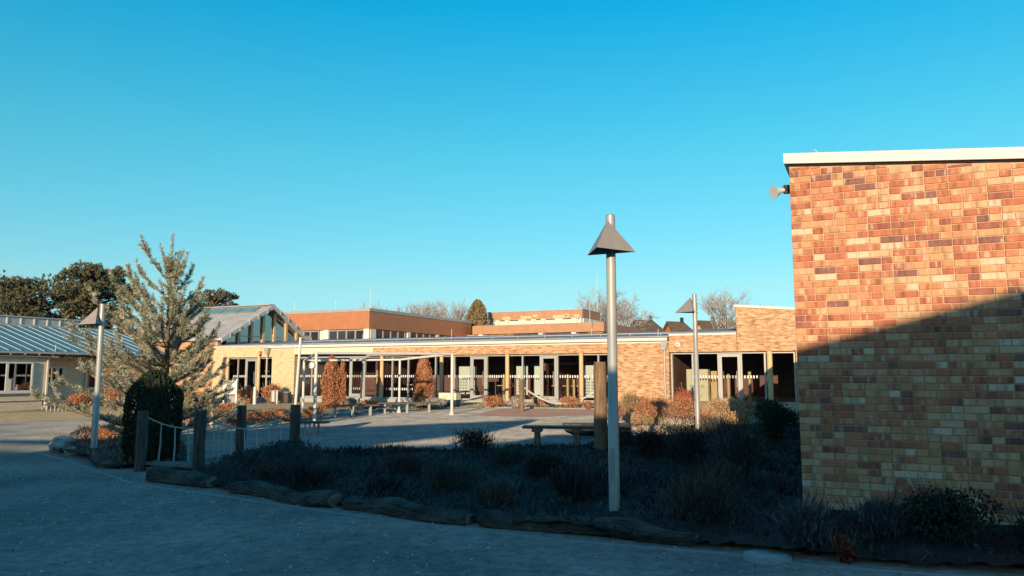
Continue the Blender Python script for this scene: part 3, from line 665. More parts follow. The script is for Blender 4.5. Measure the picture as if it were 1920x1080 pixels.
# ================================================================== FAR BROWN BLOCKS
QB = thing('brown_building', 'far taller school block with brown roof band and a cream window strip', 'building', (7.04, 75.0, 0), -GA)
part('roof_band', M['brown_clad'], [(-10.6, 0, 0, .3, 7.16, 7.95)], QB); part('roof_band', M['orange'], [(-.3, .004, .302, 5.4, 7.16, 7.95)], QB)
part('roof_edge', M['zinc'], [(-10.65, .05, -.05, 5.5, 7.953, 8.04)], QB)
part('wall', M['brown_clad'], [(-10.5, -.05, .1, .3, -.4, 6.55), (-.35, -.06, .31, 5.4, -.4, 6.55)], QB)
xx = -10.4
while xx < -.6:
    w = rb.choice((1.1, 1.6, 1.9)); w = min(w, -.1 - xx)
    fr = part('window', M['blind'], [(xx, xx + w - .06, .02, .12, 6.56, 7.155)], QB); part('pane', M['pane_dark'], [(xx + .1, xx + w*.6, .012, .018, 7.02, 7.13)], fr); xx += w
for i in range(3): part('window', M['blind'], [(-.1, -.02, .4 + i*1.65, 1.95 + i*1.65, 6.56, 7.155)], QB)
for x, w, z in ((-8.9, .9, 7.2), (-6.8, 1.2, 7.2), (-5.4, .5, 7.35), (-3.2, 1.6, 7.2), (-1.9, .5, 7.3), (-.9, .6, 7.22)):
    part('cladding_patch', M['timber'], [(x, x + w, -.012, -.002, z, z + .28)], QB)
BB = thing('lower_brown_building', 'lower brown roofed block with pale pillars in front of the far one', 'building', (8.31, 68.0, 0), -GA)
part('roof_band', M['brown_clad'], [(-13.5, 0, 0, .3, 5.38, 6.2)], BB); part('roof_band', M['orange'], [(-.3, .004, .302, 20, 5.38, 6.2)], BB)
part('roof', M['roof_grey'], [(-13.4, -.1, .1, 20, 6.203, 6.24)], BB)
part('wall', M['brickX'], [(-17.5, -.2, .4, .6, -.4, 5.37)], BB); part('wall', M['brickY'], [(-.5, -.25, .61, 20, -.4, 5.37)], BB)
part('low_roof_band', M['brown_clad'], [(-18.5, -13.52, .05, .35, 4.5, 5.1)], BB)
for x in (-12.9, -6.5, -3.2): part('pillar', M['paper'], [(x, x + .45, .1, .38, 2, 5.375)], BB)
part('pillar', M['paper'], [(-1.4, -.9, .05, .38, 2, 5.1)], BB)
for x, n in ((-12.3, 0), (-9.2, 3), (-5.9, 3), (-2.6, 1)):
    for i in range(n):
        fr = part('window', M['grey_frame'], [(x + i*.95, x + i*.95 + .9, .3, .39, 4.0, 4.1)], BB); part('pane', M['pane_dark'], [(x + i*.95, x + i*.95 + .9, .32, .36, 4.103, 5.3)], fr)
part('blind', M['blind'], [(-12.3, -9.5, .3, .39, 4.4, 5.2)], BB)
for px_, py_, z0, z1, lab in ((6.9, 66.5, 6.1, 8.0, 'tall thin white mast left of the main lamp post'), (8.9, 70, 6.1, 8.2, 'thin mast with a white cap just left of the main lamp post')):
    o = MB().tube([(0, 0, -.1), (0, 0, z1 - z0)], .02, 6).tube([(0, 0, z1 - z0), (0, 0, z1 - z0 + .16)], .11 if 'cap' in lab else .02, 8).build('antenna_mast', M['white']); o.location = (px_, py_, z0); tag(o, lab, 'mast')
o = MB().tube([(0, 0, -.2), (0, 0, 5.4)], [.03, .012], 6).build('antenna_mast', M['white']); o.location = (9.1, 80, 7.0); tag(o, 'very tall thin white mast rising above the bare tree beside the lamp post', 'mast')

# ================================================================== HOUSES FAR BEHIND
def house(x, y, w, l, ez, rz_, ang, wallm, label, win=True):
    h = thing('house', label, 'house', (x, y, 0), R(ang), 'brown roofed houses behind the school')
    MB().box(-w/2, w/2, 0, l, -.5, ez).build('wall', wallm, h)
    MB().prism([(-w/2, .0, ez), (w/2, .0, ez), (0, .0, rz_ - .15)], (0, .3, 0)).build('gable', wallm, h)
    t = (rz_ - ez) / (w/2); ov = .35; hip = l * .62
    for s in (-1, 1):
        a = s*(w/2 + ov); e = ez - t*ov
        p = [(0, -.5, rz_), (0, hip, rz_), (a, l + ov, e), (a, -.5, e)]
        MB().prism(p if s > 0 else p[::-1], (0, 0, .16)).build('roof', M['tile_roof'], h)
    MB().prism([(0, hip, rz_), (-(w/2 + ov), l + ov, ez - t*ov), (w/2 + ov, l + ov, ez - t*ov)], (0, 0, .16)).build('hip', M['tile_roof'], h)
    MB().box(-.18, .18, l*.5, l*.5 + .36, rz_ - .2, rz_ + .75).build('chimney', M['dark_metal'], h)
    if win:
        f = MB().box(-.6, .6, -.04, .03, ez + .1, ez + 1.1).build('window', M['grey_frame'], h); MB().box(-.5, .5, -.06, -.042, ez + .2, ez + 1.0).build('pane', M['pane_dark'], f)
house(17.2, 104, 4.6, 4.6, 6.3, 8.85, -62, M['house_red'], 'brown roofed house with red gable, leftmost of the three far houses')
house(22.2, 106, 4.2, 4.2, 6.2, 8.75, -62, M['house_red'], 'brown roofed house with orange gable, middle of the three far houses', False)
house(26.8, 107, 4.4, 4.4, 6.3, 8.95, -62, M['house_yel'], 'brown roofed house with yellow gable, right of the slim lamp post')

# ================================================================== LEFT BUILDING
LB = thing('classroom_building', 'low brick classroom building with blue grey metal roof at the left', 'building', (-25.8, 40.0, 0), R(90) - GA)
# local x runs along e2, local y runs back to the left
E_Z, RUN, RISE = 2.68, 5.1, 1.62
part('wall', M['tanX'], [(-9, 1.35, 0, .3, -.9, 2.5)], LB)
part('wall', M['tanX'], [(1.36, 8.5, 1.1, 1.4, -.9, 2.5)], LB)
part('side_wall', M['tanY'], [(1.05, 1.352, .302, 1.1, -.9, 2.5), (8.2, 8.5, 1.41, 10, -.9, 2.5), (-9, -8.7, .31, 10, -.9, 2.5)], LB)
MB().hexa([(-9.4, -.45, E_Z), (8.9, -.45, E_Z), (8.9, RUN, E_Z + RISE), (-9.4, RUN, E_Z + RISE), (-9.4, -.45, E_Z + .09), (8.9, -.45, E_Z + .09), (8.9, RUN, E_Z + RISE + .09), (-9.4, RUN, E_Z + RISE + .09)]).build('roof', M['roof_blue'], LB)
sl_ = RISE / (RUN + .45)
for i, x in enumerate(np.arange(-9.2, 8.9, .62)):
    MB().hexa([(x, -.47, E_Z + .092), (x + .035, -.47, E_Z + .092), (x + .035, RUN - .02, E_Z + RISE + .085), (x, RUN - .02, E_Z + RISE + .085), (x, -.47, E_Z + .135), (x + .035, -.47, E_Z + .135), (x + .035, RUN - .02, E_Z + RISE + .128), (x, RUN - .02, E_Z + RISE + .128)]).build('roof_seam', M['seam'], LB)
part('ridge_flashing', M['zinc'], [(-9.4, 8.9, RUN + .002, RUN + .5, E_Z + RISE - .2, E_Z + RISE + .2)], LB)
part('clerestory', M['zinc'], [(-9.4, 6.5, RUN + .15, RUN + .6, E_Z + RISE + .203, E_Z + RISE + .62)], LB)
for x in np.arange(-9.2, 6.5, .8): part('clerestory_post', M['white'], [(x, x + .07, RUN + .10, RUN + .148, E_Z + RISE + .203, E_Z + RISE + .60)], LB)
part('clerestory_roof', M['zinc'], [(-9.5, 6.6, RUN + .05, RUN + .9, E_Z + RISE + .622, E_Z + RISE + .70)], LB)
part('gutter', M['zinc'], [(-9.4, 8.9, -.60, -.47, E_Z - .04, E_Z + .06)], LB)
part('soffit', M['recess_shade'], [(-9.3, 8.8, -.40, -.05, 2.52, 2.56)], LB)
for x in np.arange(-9, 8.6, .75): part('eaves_panel', M['white'], [(x + .05, x + .68, -.02, -.004, 2.56, 2.66)], LB)
part('rear_wall', M['tanX'], [(-9, 8.5, 10, 10.3, -.9, 4.0)], LB)
def window(parent, x0, x1, z0, z1, y, mull, depth=.1):
    w_ = .09
    bx = [(x0, x0 + w_, y - .03, y + depth, z0, z1), (x1 - w_, x1, y - .03, y + depth, z0, z1), (x0 + w_ + .001, x1 - w_ - .001, y - .03, y + depth, z1 - w_, z1), (x0 + w_ + .001, x1 - w_ - .001, y - .03, y + depth, z0, z0 + w_)]
    for m_ in mull: bx.append((m_ - .06, m_ + .06, y - .028, y + depth, z0 + w_ + .001, z1 - w_ - .001))
    f = part('window', M['white'], bx, parent)
    e = [x0 + w_] + [q for m_ in mull for q in (m_ - .06, m_ + .06)] + [x1 - w_]
    for a, b in zip(e[0::2], e[1::2]): part('pane', M['glass_sky'], [(a + .002, b - .002, y + .01, y + .02, z0 + w_ + .002, z1 - w_ - .002)], f)
    part('backing', M['interior'], [(x0 + w_, x1 - w_, y + depth - .02, y + depth - .01, z0 + w_ + .003, z1 - w_ - .003)], f)
    part('sill', M['white'], [(x0 - .06, x1 + .06, y - .11, y - .031, z0 - .07, z0 - .002)], f)
window(LB, -3.2, .42, .62, 2.2, -.11, [-2.1, -.92])
window(LB, 1.85, 2.85, 1.05, 1.98, .99, [2.5])
window(LB, 4.2, 6.2, .7, 2.0, .99, [5.2])
MB().tube([(1.18, -.5, 2.62), (1.18, -.12, 2.4), (1.18, -.1, -.2)], .045, 8).build('downpipe', M['white'], LB, True)
o = MB().tube([(0, 0, 0), (0, 0, .35)], .03, 6).build('vent', M['seam'], LB); o.location = (1.5, -.2, E_Z + .12)

# ================================================================== LAMPS
def lamp(label, x, y, face, group='pyramid shaded lamp posts', h=3.40, lean=0.0):
    t = thing('lamp_post', label, 'lamp post', (x, y, gz(x, y) + .004), face, group); t.rotation_euler = (0, lean, face) if False else (0, 0, face)
    H_ = h
    MB().tube([(0, 0, -.15), (0, 0, .05), (0, 0, 1.2), (0, 0, 1.205), (0, 0, H_)], [.062, .062, .060, .056, .054], 20).build('pole', M['steel'], t, True)
    MB().box(-.028, .028, -.066, -.052, .42, .78).build('access_door', M['steel'], t)
    MB().tube([(0, 0, .04), (0, 0, .075)], .068, 20).build('base_collar', M['zinc'], t)
    MB().tube([(0, 0, H_), (0, 0, H_ + .006)], .050, 20).build('pole_cap', M['dark_metal'], t)
    # three sided shade, tip pointing along local -y
    b, zt, zb, th = .29, H_ - .07, H_ - .44, .012
    A = Vector((-b, .015, zb)); C = Vector((b, .015, zb)); B = Vector((0, -.49, zb)); P = Vector((0, -.10, zt))
    mb = MB()
    cen = (A + B + C + P) / 4
    ins = [cen + (v - cen) * .965 for v in (A, B, C, P)]; A2, B2, C2, P2 = [v - Vector((0, 0, .004)) for v in ins]
    vs = [A, B, C, P, A2, B2, C2, P2]
    mb.add(vs, [(0, 1, 3), (1, 2, 3), (2, 0, 3), (5, 4, 7), (6, 5, 7), (4, 6, 7), (0, 4, 5, 1), (1, 5, 6, 2), (2, 6, 4, 0)])
    sh = mb.build('lamp_shade', M['shade'], t)
    MB().box(-.05, .05, -.17, -.05, zb + .04, zb + .10).build('lamp_head', M['dark_metal'], sh)
    MB().tube([(0, 0, zb + .06), (0, 0, zb + .22)], .066, 18).build('collar', M['steel'], t, True)
    MB().box(-.03, .03, -.11, -.055, zb + .07, zb + .20).build('bracket', M['cream'], t)
    return t
lamp('tall steel lamp post with grey pyramid shade, nearest, in the middle of the bed', 1.13, 8.5, -GA)
lamp('slim steel lamp post with shade turned left, in front of the right hand glazing', 4.45, 18.25, -GA - R(90), h=3.36)
lamp('steel lamp post partly hidden by the young pine at the left', -8.85, 16.2, -GA - R(62), h=3.24)

# ================================================================== ROPE BRIDGE
RBR = thing('rope_bridge', 'timber and rope play bridge with four dark posts beside the bed', 'bridge', (-6.6, 13.62, gz(-6.6, 13.62)), -GA)
def post(mb, x, y, z0, z1, r, lx=0, ly=0, n=12):
    k = 7; pts = [(x + lx*i/k, y + ly*i/k, z0 + (z1 - z0)*i/k) for i in range(k + 1)]
    rr = [r * (1 + random.uniform(-.06, .06)) for i in range(k + 1)]; rr[-1] *= .93
    return mb.tube(pts, rr, n, wob=.05)
BW, BLN = 1.42, 2.15
pp = [(0, 0, 1.06), (BW, 0, 1.10), (0.2, BLN, 1.08), (BW + .18, BLN, 1.12)]
for x, y, h in pp: post(MB(), x, y, -.2, h, .10).build('post', M['wood_shaded'], RBR, True)
for i in range(9):
    y = .12 + i * (BLN - .24) / 8; sag = -.08 * math.sin(math.pi * i / 8) + .12
    MB().box(.10 + .1*y/BLN, BW - .02 + .1*y/BLN, y - .10, y + .10, sag, sag + .05).build('plank', M['plank'], RBR)
def rope(a, b, sag, n=14):
    a, b = Vector(a), Vector(b); return [a.lerp(b, i/n) - Vector((0, 0, sag * 4 * (i/n) * (1 - i/n))) for i in range(n + 1)]
for (a, b) in ((0, 2), (1, 3)):
    A = (pp[a][0], pp[a][1] + .1, pp[a][2] - .12); B = (pp[b][0], pp[b][1] - .1, pp[b][2] - .12)
    pth = rope(A, B, .26); MB().tube(pth, .014, 6).build('handrail_rope', M['rope_dark'], RBR, True)
    for i in range(1, 7):
        u = pth[i*2]; low = Vector((u.x + random.uniform(-.04, .04), u.y, .13 - .08*math.sin(math.pi*i/7)))
        MB().tube([u, u.lerp(low, .5) + Vector((.015, 0, 0)), low], [.011, .014, .017], 6).build('hanger_rope', M['rope_dark'], RBR, True)

# ================================================================== POSTS AND ROPE OF THE COURTYARD
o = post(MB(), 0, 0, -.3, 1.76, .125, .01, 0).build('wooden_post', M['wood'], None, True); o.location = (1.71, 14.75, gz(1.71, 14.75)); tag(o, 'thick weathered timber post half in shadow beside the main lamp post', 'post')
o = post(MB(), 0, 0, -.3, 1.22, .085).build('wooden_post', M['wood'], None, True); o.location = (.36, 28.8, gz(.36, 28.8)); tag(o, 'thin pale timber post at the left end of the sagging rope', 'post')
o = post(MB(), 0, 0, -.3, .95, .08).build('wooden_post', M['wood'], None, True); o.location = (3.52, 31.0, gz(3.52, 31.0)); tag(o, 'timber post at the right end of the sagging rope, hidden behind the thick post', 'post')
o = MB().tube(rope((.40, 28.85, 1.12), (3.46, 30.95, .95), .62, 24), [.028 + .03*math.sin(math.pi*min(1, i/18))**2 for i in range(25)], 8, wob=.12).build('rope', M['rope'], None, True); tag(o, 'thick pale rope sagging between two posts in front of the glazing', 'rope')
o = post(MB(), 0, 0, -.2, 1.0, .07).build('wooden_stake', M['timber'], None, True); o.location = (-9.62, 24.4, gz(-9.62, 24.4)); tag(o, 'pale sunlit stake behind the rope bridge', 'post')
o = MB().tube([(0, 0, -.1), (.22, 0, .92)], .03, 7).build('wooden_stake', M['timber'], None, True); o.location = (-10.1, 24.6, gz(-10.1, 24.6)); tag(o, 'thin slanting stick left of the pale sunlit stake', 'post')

# ================================================================== WHITE PIPE FRAME, TALL POLE
PF = thing('pipe_frame', 'white painted pipe frame on four posts over the courtyard benches', 'frame', (0, 0, 0))
PA, PB, PC, PD = (-8.25, 30.0, 2.10), (-6.40, 24.7, 2.26), (-2.2, 27.85, 2.31), (-4.45, 30.0, 2.14)
for (x, y, z), r in ((PA, .05), (PB, .055), (PC, .055), (PD, .045)):
    MB().tube([(x, y, gz(x, y) - .1), (x, y, z)], r, 10).build('post', M['white'], PF, True)
    MB().tube([(x, y, gz(x, y)), (x, y, gz(x, y) + .10)], [.10, .06], 10).build('foot', M['white'], PF)
for a, b in ((PA, PB), (PB, PC), (PC, PD), (PD, PA)): MB().tube([a, b], .045, 8).build('rail', M['white'], PF, True)
o = MB().tube([(0, 0, 0), (0, -.06, 0)], [.11, .10], 14).build('round_sign', M['paper'], None); o.location = (-6.52, 24.62, 1.86); tag(o, 'round white disc on the left front post of the white pipe frame', 'sign')
o = MB().tube([(0, 0, -.2), (.15, 0, 3.25)], [.065, .06], 12).build('steel_pole', M['white'], None, True); o.location = (-9.75, 34.2, gz(-9.75, 34.2)); tag(o, 'tall plain pale pole left of the white pipe frame', 'pole')

# ================================================================== BENCHES AND OTHER COURTYARD THINGS
def bench(label, x, y, l, ang, h=.45, slats=3, dep=.42, legs='block', nl=2, zoff=0):
    b = thing('bench', label, 'bench', (x, y, gz(x, y) + .012 + zoff), ang)
    w = dep / slats
    for i in range(slats): MB().box(-l/2, l/2, -dep/2 + i*w + .008, -dep/2 + (i+1)*w - .008, h - .05, h).build('slat', M['bench'], b)
    for i in range(nl):
        xx = -l/2 + .3 + i * (l - .6) / max(1, nl - 1)
        if legs == 'block':
            MB().hexa([(xx - .06, -dep/2 + .04, 0), (xx + .06, -dep/2 + .04, 0), (xx + .06, dep/2 - .04, 0), (xx - .06, dep/2 - .04, 0), (xx - .05, -dep/2 + .06, h - .12), (xx + .05, -dep/2 + .06, h - .12), (xx + .05, dep/2 - .06, h - .12), (xx - .05, dep/2 - .06, h - .12)]).build('leg', M['wood'], b)
            MB().box(xx - .10, xx + .10, -dep/2 + .01, dep/2 - .01, h - .118, h - .052).build('bracket', M['wood'], b)
        else:
            for yy in (-dep/2 + .05, dep/2 - .05): MB().tube([(xx, yy, -.05), (xx, yy, h - .052)], .03, 8).build('leg', M['concrete'], b)
    return b
bench('long dark timber bench in the shade beside the thick post', 1.35, 15.9, 2.25, -GA + R(18), h=.43, nl=3)
bench('low bench in the shade just right of the last bridge post', -5.35, 20.4, .85, R(-6), h=.36, nl=3, legs='tube')
bench('long bench under the white pipe frame, left one', -5.9, 28.2, 1.9, R(20), h=.42, nl=3, legs='tube')
bench('long bench under the white pipe frame, right one', -4.05, 29.4, 2.3, R(14), h=.42, nl=3, legs='tube')
bench('timber bench against the left building below its big window', -25.2, 38.9, 3.2, R(90) - GA, h=.5, nl=2, legs='tube')
bench('low long table standing in front of the left building', -22.5, 37.6, 1.35, R(2), h=.33, nl=3, legs='tube')
# hollowed trough like log behind the bench
tr = thing('hollow_log', 'dark hollowed log behind the long timber bench', 'log', (1.95, 17.6, gz(1.95, 17.6)), R(-8))
prof = []
mb = MB(); n = 10
for i, (xx, k) in enumerate(((-.78, .35), (-.70, .7), (-.5, .95), (0, 1), (.5, 1), (.74, .95), (.78, .85))):
    prof.append([(xx, -.24*k*math.cos(math.pi*j/n), .36 - .30*k*math.sin(math.pi*j/n)) for j in range(n + 1)] + [(xx * .93, .18*k*math.cos(math.pi*j/n), .36 - .22*k*math.sin(math.pi*j/n)) for j in range(n + 1)])
m2 = len(prof[0])
for r in prof: mb.v += r
for i in range(len(prof) - 1):
    for j in range(m2): mb.f.append((i*m2 + j, i*m2 + (j+1) % m2, (i+1)*m2 + (j+1) % m2, (i+1)*m2 + j)); mb.m.append(0)
mb.f += [tuple(range(m2))[::-1], tuple(range((len(prof)-1)*m2, len(prof)*m2))]; mb.m += [0, 0]
mb.build('hull', M['log'], tr, True)
for xx in (-.45, .45): MB().box(xx - .07, xx + .07, -.2, .2, -.05, .085).build('foot', M['wood'], tr)
# notice board
nb = thing('notice_board', 'white notice board on two posts in front of the pale left glazing', 'notice board', (-15.0, 40.4, gz(-15.0, 40.4)), R(-8))
for xx in (-.36, .36): MB().box(xx - .045, xx + .045, -.04, .04, -.2, 1.38).build('post', M['paper'], nb)
MB().box(-.405, .405, -.075, -.042, .58, 1.30).build('panel', M['paper'], nb)
mb = MB()
for z, x0, x1 in ((1.16, .0, .22), (1.02, -.12, -.02), (.93, .05, .28), (.86, -.1, .2)): mb.box(x0, x1, -.079, -.077, z, z + .03)
mb.build('print', M['ink'], nb)
bo = thing('bollard_light', 'short white bollard light between the notice board and the litter bin', 'bollard', (-13.85, 40.9, gz(-13.85, 40.9)), 0)
MB().tube([(0, 0, -.1), (0, 0, .75)], .09, 12).build('body', M['white'], bo, True); MB().tube([(0, 0, .76), (0, 0, .88)], .085, 12).build('head', M['cream'], bo, True); MB().tube([(0, 0, .885), (0, 0, .93)], .1, 12).build('cap', M['white'], bo, True)
bn = thing('litter_bin', 'grey metal litter bin on a post by the pale brick pier', 'litter bin', (-12.85, 41.0, gz(-12.85, 41.0)), -GA)
MB().tube([(0, 0, .12), (0, 0, .68)], .17, 16).build('drum', M['steel'], bn, True); MB().tube([(0, 0, .685), (0, 0, .72)], .18, 16).build('rim', M['zinc'], bn, True); MB().box(.20, .26, -.03, .03, -.1, .74).build('post', M['paper'], bn); MB().box(.172, .199, -.02, .02, .5, .56).build('bracket', M['zinc'], bn)
bx = thing('meter_cabinet', 'small dark cabinet standing at the foot of the pale brick pier', 'cabinet', (-12.25, 41.4, gz(-12.25, 41.4)), -GA)
MB().box(-.16, .16, -.1, .12, 0, .58).build('body', M['dark_metal'], bx); MB().box(-.18, .18, -.12, .14, .582, .62).build('lid', M['zinc'], bx); MB().box(-.13, .13, -.115, -.102, .05, .54).build('door', M['bench'], bx)
pl_ = thing('planter_box', 'low pale planter box with dark blue base in front of the glazing', 'planter', (-2.75, 33.6, gz(-2.75, 33.6)), -GA)
MB().box(-.42, .42, -.2, .2, 0, .32).build('base', pm('blue_paint', (.02, .06, .11)), pl_); MB().box(-.44, .44, -.22, .22, .322, .62).build('body', M['cream'], pl_)
mh = thing('manhole_cover', 'round concrete manhole cover at the right foot of the bed', 'manhole cover', (2.2, 6.7, gz(2.2, 6.7) + .012), 0)
MB().tube([(0, 0, -.05), (0, 0, .03)], .20, 32).build('ring', M['concrete'], mh); MB().tube([(0, 0, .031), (0, 0, .04)], .168, 32).build('lid', M['concrete'], mh)

# ================================================================== LOGS AND STONES
def log(label, a, b, r0, r1, sag=0, name='log'):
    o_ = Vector((a[0], a[1], gz(*a))); e_ = Vector((b[0], b[1], gz(*b))) - o_; n, m = 48, 30
    d = e_.normalized(); sd = Vector((-d.y, d.x, 0)).normalized(); up = d.cross(sd) * -1
    if up.z < 0: up = -up
    ph = [random.uniform(0, 6.28) for _ in range(8)]; vs, fs, mi = [], [], []
    for i in range(n + 1):
        u = i / n; l = u * e_.length
        rr = (r0 + (r1 - r0)*u) * (1 + .09*math.sin(3.1*l + ph[0]) + .06*math.sin(8.7*l + ph[1]))
        taper = min(1, .86 + u*9, .86 + (1 - u)*9); c = e_*u + sd * .05*math.sin(2.6*l + ph[2]) + Vector((0, 0, rr*.62 + .02*math.sin(4*l + ph[3])))
        for k in range(m):
            t = 2*math.pi*k/m
            g = -.10*abs(math.sin(4.5*t + 1.3*math.sin(2.2*l + ph[4]) + ph[5]))**6 - .07*abs(math.sin(7.5*t + .9*math.sin(3.7*l) + ph[6]))**8
            g += .05*math.sin(3*t + 2*l + ph[7]) + .07*math.sin(2*t + 5.5*l + ph[1])*math.sin(1.9*l + t) + random.uniform(-.025, .025)
            vs.append(c + (sd*math.cos(t)*1.12 + up*math.sin(t)*.92) * rr * taper * (1 + g))
    for i in range(n):
        for k in range(m): fs.append((i*m + k, i*m + (k+1) % m, (i+1)*m + (k+1) % m, (i+1)*m + k)); mi.append(0)
    fs += [tuple(range(m))[::-1], tuple(range(n*m, (n+1)*m))]; mi += [1, 1]
    q = MB(); q.v = [tuple(v) for v in vs]; q.f = fs; q.m = mi
    o = q.build(name, [M['log'], M['log_end']], None, True); o.location = o_
    return tag(o, label, 'log', 'logs edging the planting bed')
log('short pale log below the leaning lamp post at the left', (-8.75, 15.95), (-7.5, 14.2), .13, .125)
log('thick pale log right of the path to the rope bridge', (-5.75, 12.35), (-4.45, 11.45), .15, .12)
log('long log left of the middle of the bed edge', (-3.95, 10.98), (-2.2, 9.62), .12, .11)
log('long log in the middle of the bed edge', (-2.05, 9.5), (-.45, 8.42), .125, .105)
log('long log below the main lamp post, at the right end of the bed edge', (-.3, 8.32), (1.75, 7.28), .115, .10)
def rock(label, x, y, s, sd):
    r_ = np.random.default_rng(sd); import bmesh
    bm = bmesh.new(); bmesh.ops.create_icosphere(bm, subdivisions=3, radius=1)
    a = r_.normal(size=(5, 3)); ph = r_.uniform(0, 6, 5)
    for v in bm.verts:
        k = 1 + .16*sum(math.sin(2.2*v.co.dot(Vector(a[i])) + ph[i]) for i in range(5)) / 1.6
        v.co = Vector((v.co.x*s[0]*k, v.co.y*s[1]*k, v.co.z*s[2]*k))
    me = bpy.data.meshes.new('rock'); bm.to_mesh(me); bm.free(); me.materials.append(M['stone'])
    o = link('rock', me); o.location = (x, y, gz(x, y) + s[2]*.6); tag(o, label, 'rock', 'stones at the left end of the bed'); return o
rock('pale angular stone at the left tip of the bed', -10.25, 17.35, (.20, .22, .17), 3)
rock('dark stone behind the pale angular one', -10.75, 18.3, (.26, .22, .2), 4)
rock('flat stone at the far left side of the bed', -11.3, 19.4, (.3, .25, .15), 5)
rock('small stone on the left edge of the bed beside the log', -9.6, 16.75, (.18, .15, .10), 6)
rock('low stone edging under the white pipe frame benches', -6.3, 29.5, (.5, .2, .12), 8)
rock('second low stone under the white pipe frame benches', -5.0, 30.2, (.55, .2, .12), 9)

# ================================================================== VEGETATION
def shrub(x, y, w, h, kind, label):
    if kind in ('dark', 'dry', 'lav', 'teal') and y > 8: h *= 1.3
    s = thing('shrub', label, 'shrub', (x, y, gz(x, y) + .01)); near = y < 21
    nb = 9
    ang = rng.uniform(0, 6.28, nb); rad = rng.uniform(0, .30, nb) * w
    bc = np.stack([rad*np.cos(ang), rad*np.sin(ang), rng.uniform(.30, .66, nb)*h], 1); bc[0] = (0, 0, .62*h)
    br = np.stack([rng.uniform(.2, .3, nb)*w, rng.uniform(.2, .3, nb)*w, rng.uniform(.26, .36, nb)*h], 1)
    n = int((1900 if not near else 1700) * (w*h/.5)**.6); n = max(700, min(n, 3800))
    if kind in ('evergreen', 'ivy'): n = int(n*1.5)
    i = rng.integers(0, nb, n); u = norm(rng.normal(size=(n, 3))); rr = rng.uniform(.35, 1.05, n)[:, None]
    C = bc[i] + u*br[i]*rr; C[:, 2] = np.abs(C[:, 2]) * np.where(C[:, 2] > h*1.02, .95, 1)
    px_ = .0011 * y
    base = max(.022, px_*1.0)
    up = np.stack([C[:, 0]*.8/w*2, C[:, 1]*.8/w*2, np.full(n, 1.0)], 1)
    if kind in ('evergreen', 'ivy', 'red'): V, F = leaves(C, base*rng.uniform(1.2, 2.4, n), base*rng.uniform(.9, 1.5, n))
    elif kind in ('dark', 'dry', 'lav', 'teal'): V, F = leaves(C, base*rng.uniform(2.5, 5.5, n), base*rng.uniform(.35, .7, n), norm(up), .45)
    else: V, F = leaves(C, base*rng.uniform(1.2, 2.8, n), base*rng.uniform(.6, 1.1, n), norm(up), .9)
    link('foliage', np_mesh('foliage', V, F, M['leaf_' + kind]), s)
    m = 46 if kind in ('dry', 'lav', 'dark', 'ivy') else 26
    a = rng.uniform(0, 6.28, m); r0 = rng.uniform(0, .12, m)*w; r1 = rng.uniform(.15, .52, m)*w
    P0 = np.stack([r0*np.cos(a), r0*np.sin(a), np.full(m, -.04)], 1); P1 = np.stack([r1*np.cos(a), r1*np.sin(a), rng.uniform(.6, 1.12, m)*h], 1)
    V, F = segs(P0, P1, max(.005, .0003*y), max(.002, .00015*y))
    link('stems', np_mesh('stems', V, F, M['leaf_' + ('brown' if kind not in ('dark', 'dry', 'lav', 'teal', 'ivy', 'evergreen') else 'dry')]), s)
